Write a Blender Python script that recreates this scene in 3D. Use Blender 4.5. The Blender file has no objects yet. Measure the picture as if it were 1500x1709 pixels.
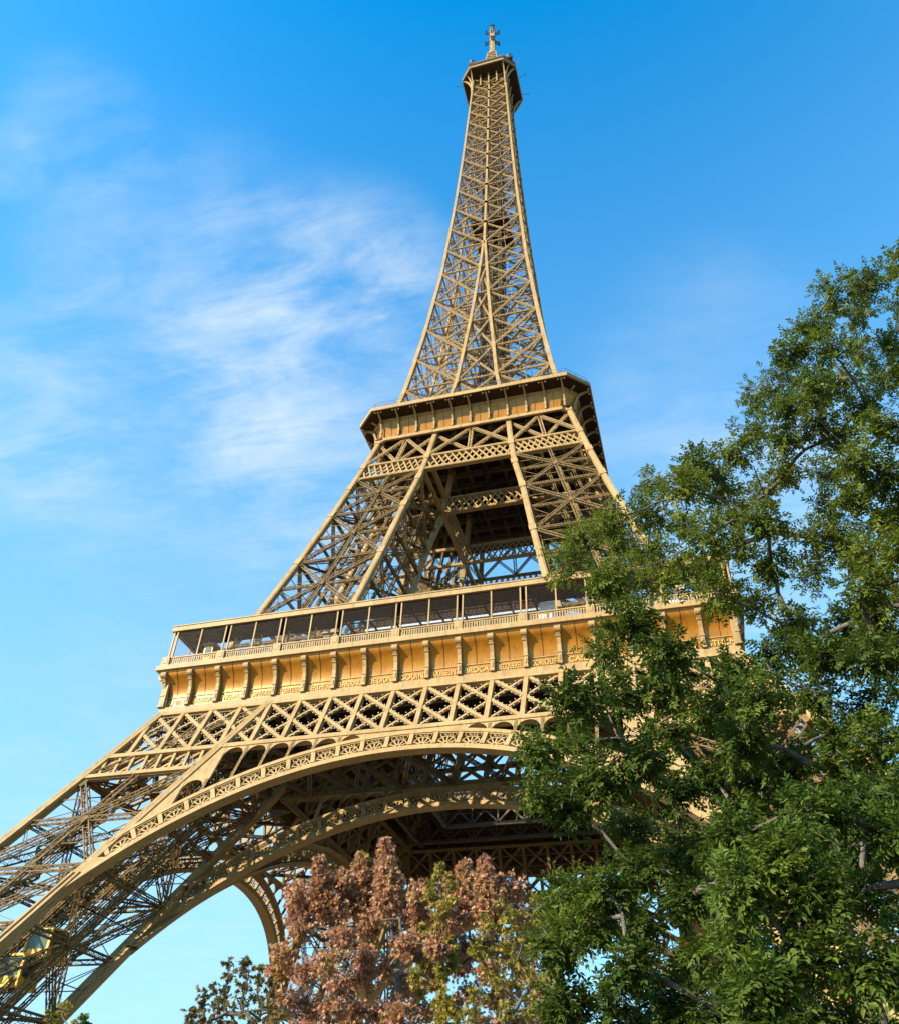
import bpy, math, random
import numpy as np
from mathutils import Vector, Matrix
R = math.radians
scene = bpy.context.scene
col = scene.collection

# ------------------------------------------------------------------ camera
cam_d = bpy.data.cameras.new('camera'); cam = bpy.data.objects.new('camera', cam_d); col.objects.link(cam)
YAW, PITCH, ROLL = -0.297613714, 0.695878532, 0.0398422216
FPX, W0, H0 = 1412.353, 1500.0, 1709.0
CAM = Vector((26.9284, -115.7018, 5.8119))
fw = Vector((math.sin(YAW)*math.cos(PITCH), math.cos(YAW)*math.cos(PITCH), math.sin(PITCH)))
rt = Vector((math.cos(YAW), -math.sin(YAW), 0)); up = rt.cross(fw)
r2 = math.cos(ROLL)*rt + math.sin(ROLL)*up; u2 = -math.sin(ROLL)*rt + math.cos(ROLL)*up
m = Matrix((r2, u2, -fw)).transposed().to_4x4(); m.translation = CAM
cam.matrix_world = m
cam_d.sensor_fit = 'VERTICAL'; cam_d.sensor_height = 24.0; cam_d.lens = 24.0*FPX/H0
cam_d.clip_start = 0.1; cam_d.clip_end = 8000
scene.camera = cam

# ------------------------------------------------------------------ sun, sky, exposure
SUN_EL, SUN_AZ = R(27), R(225)          # azimuth clockwise from +Y: the sun stands behind the camera to the left
to_sun = Vector((math.sin(SUN_AZ)*math.cos(SUN_EL), math.cos(SUN_AZ)*math.cos(SUN_EL), math.sin(SUN_EL)))
sd = bpy.data.lights.new('sun', 'SUN'); sun = bpy.data.objects.new('sun', sd); col.objects.link(sun)
sd.energy = 5.0; sd.angle = R(0.5); sd.color = (1.0, 0.88, 0.68)
sun.rotation_euler = to_sun.to_track_quat('Z', 'Y').to_euler(); sun.location = (-200, -200, 200)
world = bpy.data.worlds.new('World'); scene.world = world; world.use_nodes = True
wn = world.node_tree.nodes; wl = world.node_tree.links; wn.clear()
def N(tree, typ, **kw):
    n = tree.nodes.new(typ)
    for k, v in kw.items(): setattr(n, k, v)
    return n
wt = world.node_tree
sky = N(wt, 'ShaderNodeTexSky', sky_type='NISHITA', sun_disc=False, sun_elevation=SUN_EL, sun_rotation=SUN_AZ,
        altitude=50, air_density=1.0, dust_density=0.6, ozone_density=2.5)
hsv = N(wt, 'ShaderNodeHueSaturation'); hsv.inputs['Saturation'].default_value = 1.36; hsv.inputs['Hue'].default_value = 0.487
hsv.inputs['Value'].default_value = 1.12
air = N(wt, 'ShaderNodeMix', data_type='RGBA', blend_type='MULTIPLY'); air.inputs['Factor'].default_value = 1.0; air.inputs[7].default_value = (0.58, 0.90, 1.16, 1)
wl.new(sky.outputs[0], air.inputs[6]); wl.new(air.outputs[2], hsv.inputs['Color'])
tc = N(wt, 'ShaderNodeTexCoord')
# wispy cirrus: sky direction projected on a high flat layer, stretched noise
sep = N(wt, 'ShaderNodeSeparateXYZ'); wl.new(tc.outputs['Generated'], sep.inputs[0])
zc = N(wt, 'ShaderNodeMath', operation='MAXIMUM'); zc.inputs[1].default_value = 0.06; wl.new(sep.outputs['Z'], zc.inputs[0])
dx = N(wt, 'ShaderNodeMath', operation='DIVIDE'); wl.new(sep.outputs['X'], dx.inputs[0]); wl.new(zc.outputs[0], dx.inputs[1])
dy = N(wt, 'ShaderNodeMath', operation='DIVIDE'); wl.new(sep.outputs['Y'], dy.inputs[0]); wl.new(zc.outputs[0], dy.inputs[1])
cmb = N(wt, 'ShaderNodeCombineXYZ'); wl.new(dx.outputs[0], cmb.inputs[0]); wl.new(dy.outputs[0], cmb.inputs[1])
mp = N(wt, 'ShaderNodeMapping'); mp.inputs['Rotation'].default_value = (0, 0, R(35)); mp.inputs['Scale'].default_value = (1.0, 1.45, 1)
mp.inputs['Location'].default_value = (3.3, 1.2, 0)
wl.new(cmb.outputs[0], mp.inputs[0])
n1 = N(wt, 'ShaderNodeTexNoise'); n1.inputs['Scale'].default_value = 3.4; n1.inputs['Detail'].default_value = 10; n1.inputs['Roughness'].default_value = 0.62
n1.inputs['Distortion'].default_value = 0.35
wl.new(mp.outputs[0], n1.inputs[0])
# thin cloud patches: noise gathered round a few directions of the sky
acc = None
for bx_, by_, bz_, br_, amp in [(-0.277, 0.519, 0.809, 3.7, 1), (-0.221, 0.548, 0.807, 2.8, 0.9), (-0.381, 0.64, 0.667, 4.4, 0.65), (-0.349, 0.681, 0.644, 4.4, 0.55), (-0.486, 0.284, 0.827, 2.3, 0.7), (-0.446, 0.422, 0.789, 4.7, 0.55), (-0.387, 0.477, 0.789, 4.5, 0.55), (-0.532, 0.378, 0.758, 2, 0.5), (-0.615, 0.467, 0.635, 3.7, 0.8), (-0.554, 0.523, 0.648, 4.7, 0.7), (-0.407, 0.541, 0.736, 3.5, 0.6), (-0.553, 0.28, 0.785, 1.2, 0.8), (-0.007, 0.746, 0.666, 3.6, 0.45), (0.091, 0.688, 0.72, 5, 0.5), (0.167, 0.791, 0.589, 5.5, 1.2), (-0.483, 0.652, 0.584, 6.2, 0.4), (-0.568, 0.802, 0.188, 10.1, 0.7), (-0.339, 0.541, 0.77, 5.5, 0.5)]:
    dp = N(wt, 'ShaderNodeVectorMath', operation='DOT_PRODUCT'); wl.new(tc.outputs['Generated'], dp.inputs[0]); dp.inputs[1].default_value = Vector((bx_, by_, bz_)).normalized()
    mr_ = N(wt, 'ShaderNodeMapRange', interpolation_type='SMOOTHERSTEP'); mr_.inputs['From Min'].default_value = math.cos(R(br_*2.3)); mr_.inputs['From Max'].default_value = 1.0; mr_.inputs['To Max'].default_value = amp
    wl.new(dp.outputs['Value'], mr_.inputs['Value'])
    if acc is None: acc = mr_.outputs[0]
    else:
        ad = N(wt, 'ShaderNodeMath', operation='ADD'); wl.new(acc, ad.inputs[0]); wl.new(mr_.outputs[0], ad.inputs[1]); acc = ad.outputs[0]
rmp = N(wt, 'ShaderNodeMapRange'); rmp.inputs['From Min'].default_value = 0.32; rmp.inputs['From Max'].default_value = 0.72
rmp.inputs['To Min'].default_value = 0.0; rmp.inputs['To Max'].default_value = 0.34; rmp.interpolation_type = 'SMOOTHSTEP'
mp2 = N(wt, 'ShaderNodeMapping'); mp2.inputs['Rotation'].default_value = (0, 0, R(-28)); mp2.inputs['Scale'].default_value = (1.0, 3.0, 1); wl.new(cmb.outputs[0], mp2.inputs[0])
n2 = N(wt, 'ShaderNodeTexNoise'); n2.inputs['Scale'].default_value = 4.5; n2.inputs['Detail'].default_value = 10; n2.inputs['Roughness'].default_value = 0.68; n2.inputs['Distortion'].default_value = 0.6
wl.new(mp2.outputs[0], n2.inputs[0])
av = N(wt, 'ShaderNodeMix', data_type='FLOAT'); av.inputs['Factor'].default_value = 0.42; wl.new(n1.outputs[0], av.inputs[2]); wl.new(n2.outputs[0], av.inputs[3])
wl.new(av.outputs[0], rmp.inputs['Value'])
cf = N(wt, 'ShaderNodeMath', operation='MULTIPLY', use_clamp=True); wl.new(rmp.outputs[0], cf.inputs[0]); wl.new(acc, cf.inputs[1])
# the sky pales towards the horizon
hz_ = N(wt, 'ShaderNodeMapRange'); hz_.inputs['From Min'].default_value = 0.12; hz_.inputs['From Max'].default_value = 0.95; hz_.inputs['To Min'].default_value = 0.80; hz_.inputs['To Max'].default_value = 0.0
wl.new(sep.outputs['Z'], hz_.inputs['Value'])
mix0 = N(wt, 'ShaderNodeMix', data_type='RGBA'); wl.new(hz_.outputs[0], mix0.inputs['Factor']); wl.new(hsv.outputs[0], mix0.inputs[6]); mix0.inputs[7].default_value = (1.75, 2.6, 3.0, 1)
mix = N(wt, 'ShaderNodeMix', data_type='RGBA'); wl.new(cf.outputs[0], mix.inputs['Factor'])
wl.new(mix0.outputs[2], mix.inputs[6]); mix.inputs[7].default_value = (2.5, 2.85, 3.05, 1)
bg = N(wt, 'ShaderNodeBackground'); bg.inputs['Strength'].default_value = 0.15
wl.new(mix.outputs[2], bg.inputs['Color'])
wo = N(wt, 'ShaderNodeOutputWorld'); wl.new(bg.outputs[0], wo.inputs[0])
scene.view_settings.view_transform = 'Standard'; scene.view_settings.look = 'None'
scene.view_settings.exposure = 1.2; scene.view_settings.gamma = 1.0
scene.render.engine = 'CYCLES'
scene.cycles.max_bounces = 6; scene.cycles.diffuse_bounces = 1; scene.cycles.glossy_bounces = 2; scene.cycles.transparent_max_bounces = 6

# ------------------------------------------------------------------ materials
def mat(name, c1, c2=None, rough=0.5, scale=0.4, metal=0.0, spec=0.5, bump=0.0, detail=5, grime=None):
    mt = bpy.data.materials.new(name); mt.use_nodes = True; t = mt.node_tree; b = t.nodes['Principled BSDF']
    b.inputs['Roughness'].default_value = rough; b.inputs['Metallic'].default_value = metal
    b.inputs['Specular IOR Level'].default_value = spec
    c2 = c2 or tuple(v*0.8 for v in c1)
    g = N(t, 'ShaderNodeNewGeometry')
    ns = N(t, 'ShaderNodeTexNoise'); ns.inputs['Scale'].default_value = scale; ns.inputs['Detail'].default_value = detail
    t.links.new(g.outputs['Position'], ns.inputs['Vector'])
    cr = N(t, 'ShaderNodeValToRGB'); cr.color_ramp.elements[0].position = 0.3; cr.color_ramp.elements[1].position = 0.7
    cr.color_ramp.elements[0].color = (*c2, 1); cr.color_ramp.elements[1].color = (*c1, 1)
    t.links.new(ns.outputs[0], cr.inputs[0]); t.links.new(cr.outputs[0], b.inputs['Base Color'])
    if grime:        # rain streaks and dull patches in the paint
        mp_ = N(t, 'ShaderNodeMapping'); mp_.inputs['Scale'].default_value = (2.6, 2.6, 0.35); t.links.new(g.outputs['Position'], mp_.inputs[0])
        ng = N(t, 'ShaderNodeTexNoise'); ng.inputs['Scale'].default_value = 1.0; ng.inputs['Detail'].default_value = 6; ng.inputs['Roughness'].default_value = 0.65
        t.links.new(mp_.outputs[0], ng.inputs['Vector'])
        gr_ = N(t, 'ShaderNodeMapRange'); gr_.inputs['From Min'].default_value = 0.50; gr_.inputs['From Max'].default_value = 0.72; gr_.inputs['To Max'].default_value = 0.75
        t.links.new(ng.outputs[0], gr_.inputs[0])
        gm = N(t, 'ShaderNodeMix', data_type='RGBA'); t.links.new(gr_.outputs[0], gm.inputs['Factor']); t.links.new(cr.outputs[0], gm.inputs[6]); gm.inputs[7].default_value = (*grime, 1)
        t.links.new(gm.outputs[2], b.inputs['Base Color'])
    if bump:
        bp = N(t, 'ShaderNodeBump'); bp.inputs['Strength'].default_value = bump; bp.inputs['Distance'].default_value = 0.05
        n3 = N(t, 'ShaderNodeTexNoise'); n3.inputs['Scale'].default_value = scale*8; t.links.new(g.outputs['Position'], n3.inputs['Vector'])
        t.links.new(n3.outputs[0], bp.inputs['Height']); t.links.new(bp.outputs[0], b.inputs['Normal'])
    return mt
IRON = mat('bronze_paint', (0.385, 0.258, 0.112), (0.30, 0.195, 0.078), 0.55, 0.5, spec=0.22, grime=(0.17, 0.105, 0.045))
IRON2 = mat('bronze_paint_shaded', (0.21, 0.14, 0.06), (0.13, 0.084, 0.034), 0.7, 1.5, spec=0.12, grime=(0.08, 0.045, 0.02))  # same bronze paint, darkened so lacing and inner members read as shaded
GOLD = mat('reflected_gold_paint', (0.42, 0.172, 0.012), (0.32, 0.122, 0.008), 0.30, 0.8, 0.3, grime=(0.20, 0.085, 0.012))  # same paint as the ironwork, with warm reflected light put into the colour
DARK = mat('shaded_truss_paint', (0.115, 0.082, 0.048), (0.075, 0.053, 0.03), 0.55, 1.0)  # interior trusses: the shade under the floors is put into this colour
BROWN = mat('shade_dark_brown', (0.050, 0.030, 0.021), (0.032, 0.019, 0.014), 0.8, 1.0, spec=0.08)  # near black brown, the shade below soffits and floors put into the colour
WIRE = mat('wire_steel', (0.16, 0.12, 0.08), (0.10, 0.08, 0.06), 0.5, 3)
WHITE = mat('white_panel', (0.80, 0.80, 0.80), (0.74, 0.75, 0.77), 0.4, 2)
STEEL = mat('grey_steel', (0.05, 0.05, 0.052), (0.03, 0.03, 0.032), 0.5, 2)
PALE = mat('pale_blue_grey_panel', (0.34, 0.40, 0.44), (0.28, 0.33, 0.37), 0.4, 2)
YELLOW = mat('yellow_cab_paint', (0.80, 0.42, 0.02), (0.70, 0.34, 0.015), 0.35, 2)
BARK = mat('grey_bark', (0.15, 0.125, 0.095), (0.07, 0.055, 0.042), 0.85, 9, bump=0.6)
SAND = mat('sandy_gravel', (0.19, 0.135, 0.07), (0.11, 0.085, 0.042), 0.9, 0.15, bump=0.4)
STONE = mat('pale_stone', (0.42, 0.38, 0.31), (0.32, 0.28, 0.22), 0.8, 0.6)
BULB = mat('frosted_bulb', (0.60, 0.56, 0.46), None, 0.2, 4)
GLASS = mat('green_tinted_glass', (0.10, 0.14, 0.10), (0.05, 0.07, 0.05), 0.12, 0.4, spec=0.5)
def leafmat(name, cols, rough=0.6, trans=0.38, spec=0.22):
    mt = bpy.data.materials.new(name); mt.use_nodes = True; t = mt.node_tree; b = t.nodes['Principled BSDF']
    g = N(t, 'ShaderNodeNewGeometry'); cr = N(t, 'ShaderNodeValToRGB'); e = cr.color_ramp.elements
    e[0].position = 0.0; e[0].color = (*cols[0], 1); e[1].position = 1.0; e[1].color = (*cols[-1], 1)
    for i, c in enumerate(cols[1:-1]):
        x = e.new((i+1)/(len(cols)-1)); x.color = (*c, 1)
    ns = N(t, 'ShaderNodeTexNoise'); ns.inputs['Scale'].default_value = 0.9; ns.inputs['Detail'].default_value = 2
    t.links.new(g.outputs['Position'], ns.inputs['Vector'])
    mr = N(t, 'ShaderNodeMapRange'); mr.inputs['From Min'].default_value = 0.3; mr.inputs['From Max'].default_value = 0.7
    t.links.new(ns.outputs[0], mr.inputs[0])
    mx = N(t, 'ShaderNodeMix', data_type='FLOAT'); mx.inputs['Factor'].default_value = 0.5
    t.links.new(g.outputs['Random Per Island'], mx.inputs[2]); t.links.new(mr.outputs[0], mx.inputs[3])
    t.links.new(mx.outputs[0], cr.inputs[0]); t.links.new(cr.outputs[0], b.inputs['Base Color'])
    b.inputs['Roughness'].default_value = rough; b.inputs['Specular IOR Level'].default_value = spec
    tr = N(t, 'ShaderNodeBsdfTranslucent'); t.links.new(cr.outputs[0], tr.inputs[0])
    ms = N(t, 'ShaderNodeMixShader'); ms.inputs[0].default_value = trans
    t.links.new(b.outputs[0], ms.inputs[1]); t.links.new(tr.outputs[0], ms.inputs[2])
    t.links.new(ms.outputs[0], t.nodes['Material Output'].inputs[0])
    return mt
LEAF_A = leafmat('ash_leaf', [(0.032, 0.054, 0.006), (0.08, 0.115, 0.011), (0.14, 0.175, 0.017), (0.22, 0.23, 0.026)])
LEAF_B = leafmat('deep_green_leaf', [(0.018, 0.038, 0.005), (0.048, 0.084, 0.010), (0.088, 0.130, 0.014), (0.15, 0.185, 0.02)])
LEAF_C = leafmat('broad_green_leaf', [(0.020, 0.044, 0.006), (0.052, 0.092, 0.011), (0.094, 0.142, 0.016), (0.16, 0.195, 0.02)])
LEAF_S = leafmat('rust_leaf', [(0.25, 0.23, 0.035), (0.30, 0.15, 0.05), (0.36, 0.15, 0.085), (0.48, 0.23, 0.135), (0.52, 0.31, 0.18), (0.44, 0.27, 0.08), (0.31, 0.27, 0.045)])
LEAF_Y = leafmat('olive_yellow_leaf', [(0.12, 0.11, 0.02), (0.23, 0.21, 0.03), (0.33, 0.28, 0.05), (0.40, 0.24, 0.09), (0.36, 0.17, 0.09)])
LEAF_T = leafmat('bronze_green_leaf', [(0.09, 0.06, 0.02), (0.16, 0.10, 0.03), (0.11, 0.11, 0.025), (0.22, 0.15, 0.04)])
LEAF_U = leafmat('yellow_green_leaf', [(0.08, 0.09, 0.015), (0.17, 0.16, 0.02), (0.28, 0.22, 0.025), (0.30, 0.14, 0.02)])

# ------------------------------------------------------------------ mesh builder
class MB:
    def __init__(s): s.b = []; s.V = []; s.F = []
    def bar(s, p, q, w, t, n=(0, -1, 0)):
        s.b.append((*p, *q, *n, w, t))
    def poly(s, pts, faces):
        o = len(s.V); s.V += [tuple(v) for v in pts]; s.F += [tuple(i+o for i in f) for f in faces]
    def box(s, x0, x1, y0, y1, z0, z1):
        s.poly([(x0,y0,z0),(x1,y0,z0),(x1,y1,z0),(x0,y1,z0),(x0,y0,z1),(x1,y0,z1),(x1,y1,z1),(x0,y1,z1)],
               [(3,2,1,0),(4,5,6,7),(0,1,5,4),(1,2,6,5),(2,3,7,6),(3,0,4,7)])
    def grid(s, rows, closed=False):
        n = len(rows[0]); o = len(s.V)
        for r in rows: s.V += [tuple(v) for v in r]
        for i in range(len(rows)-1):
            for j in range(n if closed else n-1):
                k = (j+1) % n
                s.F.append((o+i*n+j, o+i*n+k, o+(i+1)*n+k, o+(i+1)*n+j))
    def prism(s, pts, d):          # closed outline extruded by vector d
        n = len(pts); a = [Vector(v) for v in pts]; b = [v+Vector(d) for v in a]
        s.poly(a+b, [tuple(range(n))[::-1], tuple(range(n, 2*n))]+[(i, (i+1) % n, n+(i+1) % n, n+i) for i in range(n)])
    def lathe(s, c, prof, n=16, axis='z'):
        rows = []
        for r, z in prof:
            row = []
            for k in range(n):
                a = 2*math.pi*k/n; u, v = r*math.cos(a), r*math.sin(a)
                row.append((c[0]+u, c[1]+v, c[2]+z) if axis == 'z' else (c[0]+z, c[1]+u, c[2]+v))
            rows.append(row)
        s.grid(rows, True)
        o = len(s.V)-n*len(rows)
        s.F.append(tuple(range(o, o+n))[::-1]); s.F.append(tuple(range(len(s.V)-n, len(s.V))))
    def tube(s, pts, rads, k=6):
        rows = []; pts = [Vector(p) for p in pts]
        for i, p in enumerate(pts):
            d = (pts[min(i+1, len(pts)-1)]-pts[max(i-1, 0)]).normalized()
            a = d.orthogonal().normalized(); b = d.cross(a)
            rows.append([p+rads[i]*(math.cos(2*math.pi*j/k)*a+math.sin(2*math.pi*j/k)*b) for j in range(k)])
        s.grid(rows, True)
    def laced(s, p, q, w, d, n, ch=0.13, la=0.06, step=None):
        """lattice box girder: four corner angles and zigzag lacing on its wide faces"""
        p = Vector(p); q = Vector(q); n = Vector(n); a = (q-p); L = a.length
        if L < 0.2: return
        a /= L; n = (n-n.dot(a)*a).normalized(); u = a.cross(n)
        for i in (-1, 1):
            for j in (-1, 1):
                o = u*(i*(w-ch)/2)+n*(j*(d-ch)/2)
                s.bar(p+o, q+o, ch, ch, n)
        step = step or w*0.9
        k = max(2, int(round(L/step)))
        for j in (-1, 1):
            o = n*(j*(d/2-la/2))
            for i in range(k):
                sg = 1 if i % 2 else -1
                A = p+a*(L*i/k)+u*(sg*(w-ch)/2)+o; B = p+a*(L*(i+1)/k)-u*(sg*(w-ch)/2)+o
                s.bar(A, B, la, la*0.6, n)
        o = u*((w-la)/2)
        k2 = max(2, k//2)
        for j in (-1, 1):
            for i in range(k2):
                sg = 1 if i % 2 else -1
                A = p+a*(L*i/k2)+n*(sg*(d-ch)/2)+o*j; B = p+a*(L*(i+1)/k2)-n*(sg*(d-ch)/2)+o*j
                s.bar(A, B, la, la*0.6, u)
    def mesh(s, name, material, smooth=False):
        V = np.array(s.V, float).reshape(-1, 3); nF = [len(f) for f in s.F]; loops = [i for f in s.F for i in f]
        if s.b:
            B = np.array(s.b, float); P, Q, Nn, w, t = B[:, 0:3], B[:, 3:6], B[:, 6:9], B[:, 9:10], B[:, 10:11]
            a = Q-P; L = np.linalg.norm(a, axis=1, keepdims=True); a = a/np.maximum(L, 1e-9)
            n = Nn-(Nn*a).sum(1, keepdims=True)*a; l = np.linalg.norm(n, axis=1, keepdims=True)
            bad = (l < 1e-6)[:, 0]; n[bad] = np.cross(a[bad], (1.0, 0.3, 0.2)); l = np.linalg.norm(n, axis=1, keepdims=True); n = n/l
            u = np.cross(a, n)
            cs = [(-1, -1), (1, -1), (1, 1), (-1, 1)]
            vv = np.stack([X+u*w*(i/2)+n*t*(j/2) for X in (P, Q) for i, j in cs], 1)
            o = len(V); k = len(B); V = np.concatenate([V, vv.reshape(-1, 3)])
            fq = np.array([(3, 2, 1, 0), (4, 5, 6, 7), (0, 1, 5, 4), (1, 2, 6, 5), (2, 3, 7, 6), (3, 0, 4, 7)])
            al = (fq.reshape(1, -1)+(o+8*np.arange(k))[:, None]).ravel()
            loops = np.concatenate([np.array(loops, int), al]); nF = np.concatenate([np.array(nF, int), np.full(6*k, 4)])
        return np_mesh(name, V, loops, nF, material, smooth)
    def build(s, name, material, parent=None, smooth=False):
        return link(name, s.mesh(name, material, smooth), parent)
def np_mesh(name, V, loops, nF, material, smooth=False):
    me = bpy.data.meshes.new(name); V = np.asarray(V, np.float32); loops = np.asarray(loops, np.int32); nF = np.asarray(nF, np.int32)
    me.vertices.add(len(V)); me.vertices.foreach_set('co', V.ravel())
    me.loops.add(len(loops)); me.loops.foreach_set('vertex_index', loops)
    me.polygons.add(len(nF)); st = np.zeros(len(nF), np.int32); st[1:] = np.cumsum(nF)[:-1]
    me.polygons.foreach_set('loop_start', st)
    me.update(calc_edges=True); me.validate()
    me.polygons.foreach_set('use_smooth', np.full(len(me.polygons), smooth))
    me.materials.append(material); return me
def link(name, me, parent=None, rz=0.0):
    o = bpy.data.objects.new(name, me); col.objects.link(o); o.parent = parent; o.rotation_euler = (0, 0, rz); return o
def tag(o, label, cat, group=None):
    o['label'] = label; o['category'] = cat
    if group: o['group'] = group
def empty(name, loc=(0, 0, 0)):
    o = bpy.data.objects.new(name, None); col.objects.link(o); o.location = loc; o.empty_display_size = 0.5; return o
def copy_tree(o, parent, rz):
    c = o.copy(); col.objects.link(c); c.parent = parent; c.rotation_euler = (0, 0, o.rotation_euler.z+rz)
    for ch in list(o.children):
        k = ch.copy(); col.objects.link(k); k.parent = c
    return c
def spin(o, n=4):                # the same part on the other sides of the tower
    return [copy_tree(o, o.parent, R(90)*i) for i in range(1, n)]

# ------------------------------------------------------------------ tower profile
PT = [(0,59.9),(10,54.9),(20,49.9),(38,41.0),(51.2,34.5),(57.6,31.7),(70.3,27.4),(85.3,23.2),(99.9,19.6),(110.2,17.25),(123.4,14.8),(143,12.4),(169.5,9.95),(200.9,8.05),(225,6.95),(252.6,5.92),(280,5.0)]
GT = [(57.6,15.9),(70.7,12.3),(80.2,10.75),(91.1,8.95),(97.9,7.5),(103.5,6.75),(109.6,6.15),(115,5.5),(122,3.9),(136.5,2.75),(151,1.55),(165,0.75),(178.8,0.0),(300,0.0)]
def lerp(T, z):
    if z <= T[0][0]: a, b = T[0], T[1]
    else:
        for a, b in zip(T, T[1:]):
            if z <= b[0]: break
    return a[1]+(b[1]-a[1])*(z-a[0])/(b[0]-a[0])
def h(z): return lerp(PT, z)
LEGW = 15.2
def g(z): return h(z)-LEGW if z < 57.6 else lerp(GT, z)
def Fp(x, z, o=0.0): return Vector((x, -(h(z)-o), z))        # a point of the sloping front face, o metres behind it
def fn(z): return Vector((0, -1, -(h(z+.5)-h(z-.5)))).normalized()
GZ = 4.2                                                     # ground level

tower = empty('lattice_tower', (0, 0, 0))
tag(tower, 'tall bronze painted iron lattice tower on arched legs rising behind the trees', 'tower')

# ---------------- legs: built at the front left corner, spun to the other three
def rail(mb, f, zs, w, ribs):
    """square box rail through f(z), with raised flange strips"""
    for z0, z1 in zip(zs, zs[1:]):
        a, b = f(z0), f(z1)
        mb.bar(a, b, w, w)
        if ribs:
            for sgn in (-1, 1):
                mb.bar(a+Vector((sgn*w*.36, 0, 0)), b+Vector((sgn*w*.36, 0, 0)), w*.26, w+.14)
                mb.bar(a+Vector((0, sgn*w*.36, 0)), b+Vector((0, sgn*w*.36, 0)), w*.26, w+.14, (1, 0, 0))
def leg_corners(z, w):
    H, G = h(z)-w/2, g(z)+w/2
    return {'oo': Vector((-H, -H, z)), 'io': Vector((-G, -H, z)), 'oi': Vector((-H, -G, z)), 'ii': Vector((-G, -G, z))}
FACES = (('oo', 'io', (0, -1, 0)), ('oo', 'oi', (-1, 0, 0)), ('oi', 'ii', (0, 1, 0)), ('io', 'ii', (1, 0, 0)))
def gusset(mb, c, n, a, s, t=.16):
    c = Vector(c); n = Vector(n).normalized(); a = Vector(a).normalized()
    mb.bar(c-a*s*.5, c+a*s*.5, s*.8, t, n)
def leg_panel(mb, z0, z1, w, bw, bd, n_mid=True, lace=1.0, fine=True):
    c0, c1, cm = leg_corners(z0, w), leg_corners(z1, w), leg_corners((z0+z1)/2, w)
    for a, b, n in FACES:
        n = Vector(n)
        A0, B0, A1, B1 = c0[a], c0[b], c1[a], c1[b]
        mid = (A0+B0+A1+B1)/4
        off = n*(bd*0.55)
        mb.laced(A0+off*.4, B1+off*.4, bw, bd, n, .12, .06, bw*lace)
        mb.laced(B0-off*.6, A1-off*.6, bw, bd, n, .12, .06, bw*lace)
        mb.laced((A0+B0)/2, (A1+B1)/2, bw*.9, bd, n, .12, .055, bw*lace)
        mb.laced(A1, B1, bw*.75, bd, n, .12, .055, bw*lace)
        if n_mid: mb.laced(cm[a], cm[b], bw*.7, bd*.8, n, .10, .055, bw*lace)
        ax = (A1-A0).normalized()
        gusset(mb, mid+n*(bd*.62), n, ax, bw*1.35)
        for q in (A1, B1): gusset(mb, q+n*(w*.2)+((mid-q).normalized())*w*.75, n, ax, bw*1.5, .2)
        if fine:      # light secondary bracing
            for f in (.25, .75):
                mb.bar(A0.lerp(A1, f), A0.lerp(B1, f), .09, .09, n); mb.bar(B0.lerp(B1, f), B0.lerp(A1, f), .09, .09, n)
                mb.bar(A0.lerp(B1, f), B0.lerp(A1, f), .08, .08, n)
                mb.bar(A0.lerp(A1, .5), A0.lerp(B1, f), .07, .07, n); mb.bar(B0.lerp(B1, .5), B0.lerp(A1, f), .07, .07, n)
    # horizontal diaphragm
    mb.laced(c1['oo'], c1['ii'], bw*.6, bd*.7, (0, 0, 1), .1, .055, bw*1.2)
    mb.laced(c1['oi'], c1['io'], bw*.6, bd*.7, (0, 0, 1), .1, .055, bw*1.2)
def legpoint(z, a, b):        # a, b in 0..1 across the leg
    H, G = h(z), g(z)
    return Vector((-(H+(G-H)*a), -(H+(G-H)*b), z))
leg = empty('leg'); leg.parent = tower
zs = [0, 7.6, 19.2, 30.8, 36.6, 42.4, 45.4, 51.8, 57.6]
for key in ('oo', 'io', 'oi', 'ii'):
    mb = MB(); rail(mb, lambda z: leg_corners(z, .9)[key], zs, .9, True); mb.build('rail', IRON, leg)
mb = MB()
for z0, z1 in ((-4, 7.6), (7.6, 19.2), (19.2, 30.8), (30.8, 42.4)): leg_panel(mb, z0, z1, .9, .8, .6)
leg_panel(mb, 42.4, 51.5, .9, .6, .5, False)
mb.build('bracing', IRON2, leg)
# inclined lift track, stairs and their trusses inside the leg
mb = MB()
for a in (.30, .45, .60, .75):
    mb.laced(legpoint(2, a, .62), legpoint(57, a, .62), .5, .9, (0, -1, .5), .13, .06, .8)
for k in range(46):
    z = 3+k*1.2; mb.bar(legpoint(z, .3, .6), legpoint(z, .75, .6), .16, .16)
for a in (.2, .82):
    mb.laced(legpoint(2, a, .3), legpoint(57, a, .3), .45, .45, (0, -1, .5), .1, .05, .6)
    mb.laced(legpoint(2, a, .8), legpoint(57, a, .8), .45, .45, (0, -1, .5), .1, .05, .6)
rng = random.Random(3)
for k in range(15):                                   # zigzag stair flights
    z = 4+k*3.4; a0, a1 = (.15, .4) if k % 2 else (.4, .15)
    for d in (0, .06):
        mb.bar(legpoint(z, a0, .2+d), legpoint(z+3.4, a1, .2+d), .25, .08); mb.bar(legpoint(z+1, a0, .2+d), legpoint(z+4.4, a1, .2+d), .06, .06)
    for q in range(10):
        f = q/10; mb.bar(legpoint(z+3.4*f, a0+(a1-a0)*f, .2), legpoint(z+3.4*f, a0+(a1-a0)*f, .26), .28, .05, (0, 0, 1))
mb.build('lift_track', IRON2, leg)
# stone pedestals
mb = MB()
c = leg_corners(GZ, .9)
for v in c.values():
    mb = MB(); mb.lathe((v.x, v.y, GZ), [(3.0, -1), (3.0, 1.3), (2.2, 1.4), (2.0, 2.2)], 4); mb.build('pedestal', STONE, leg)
spin(leg)

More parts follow.
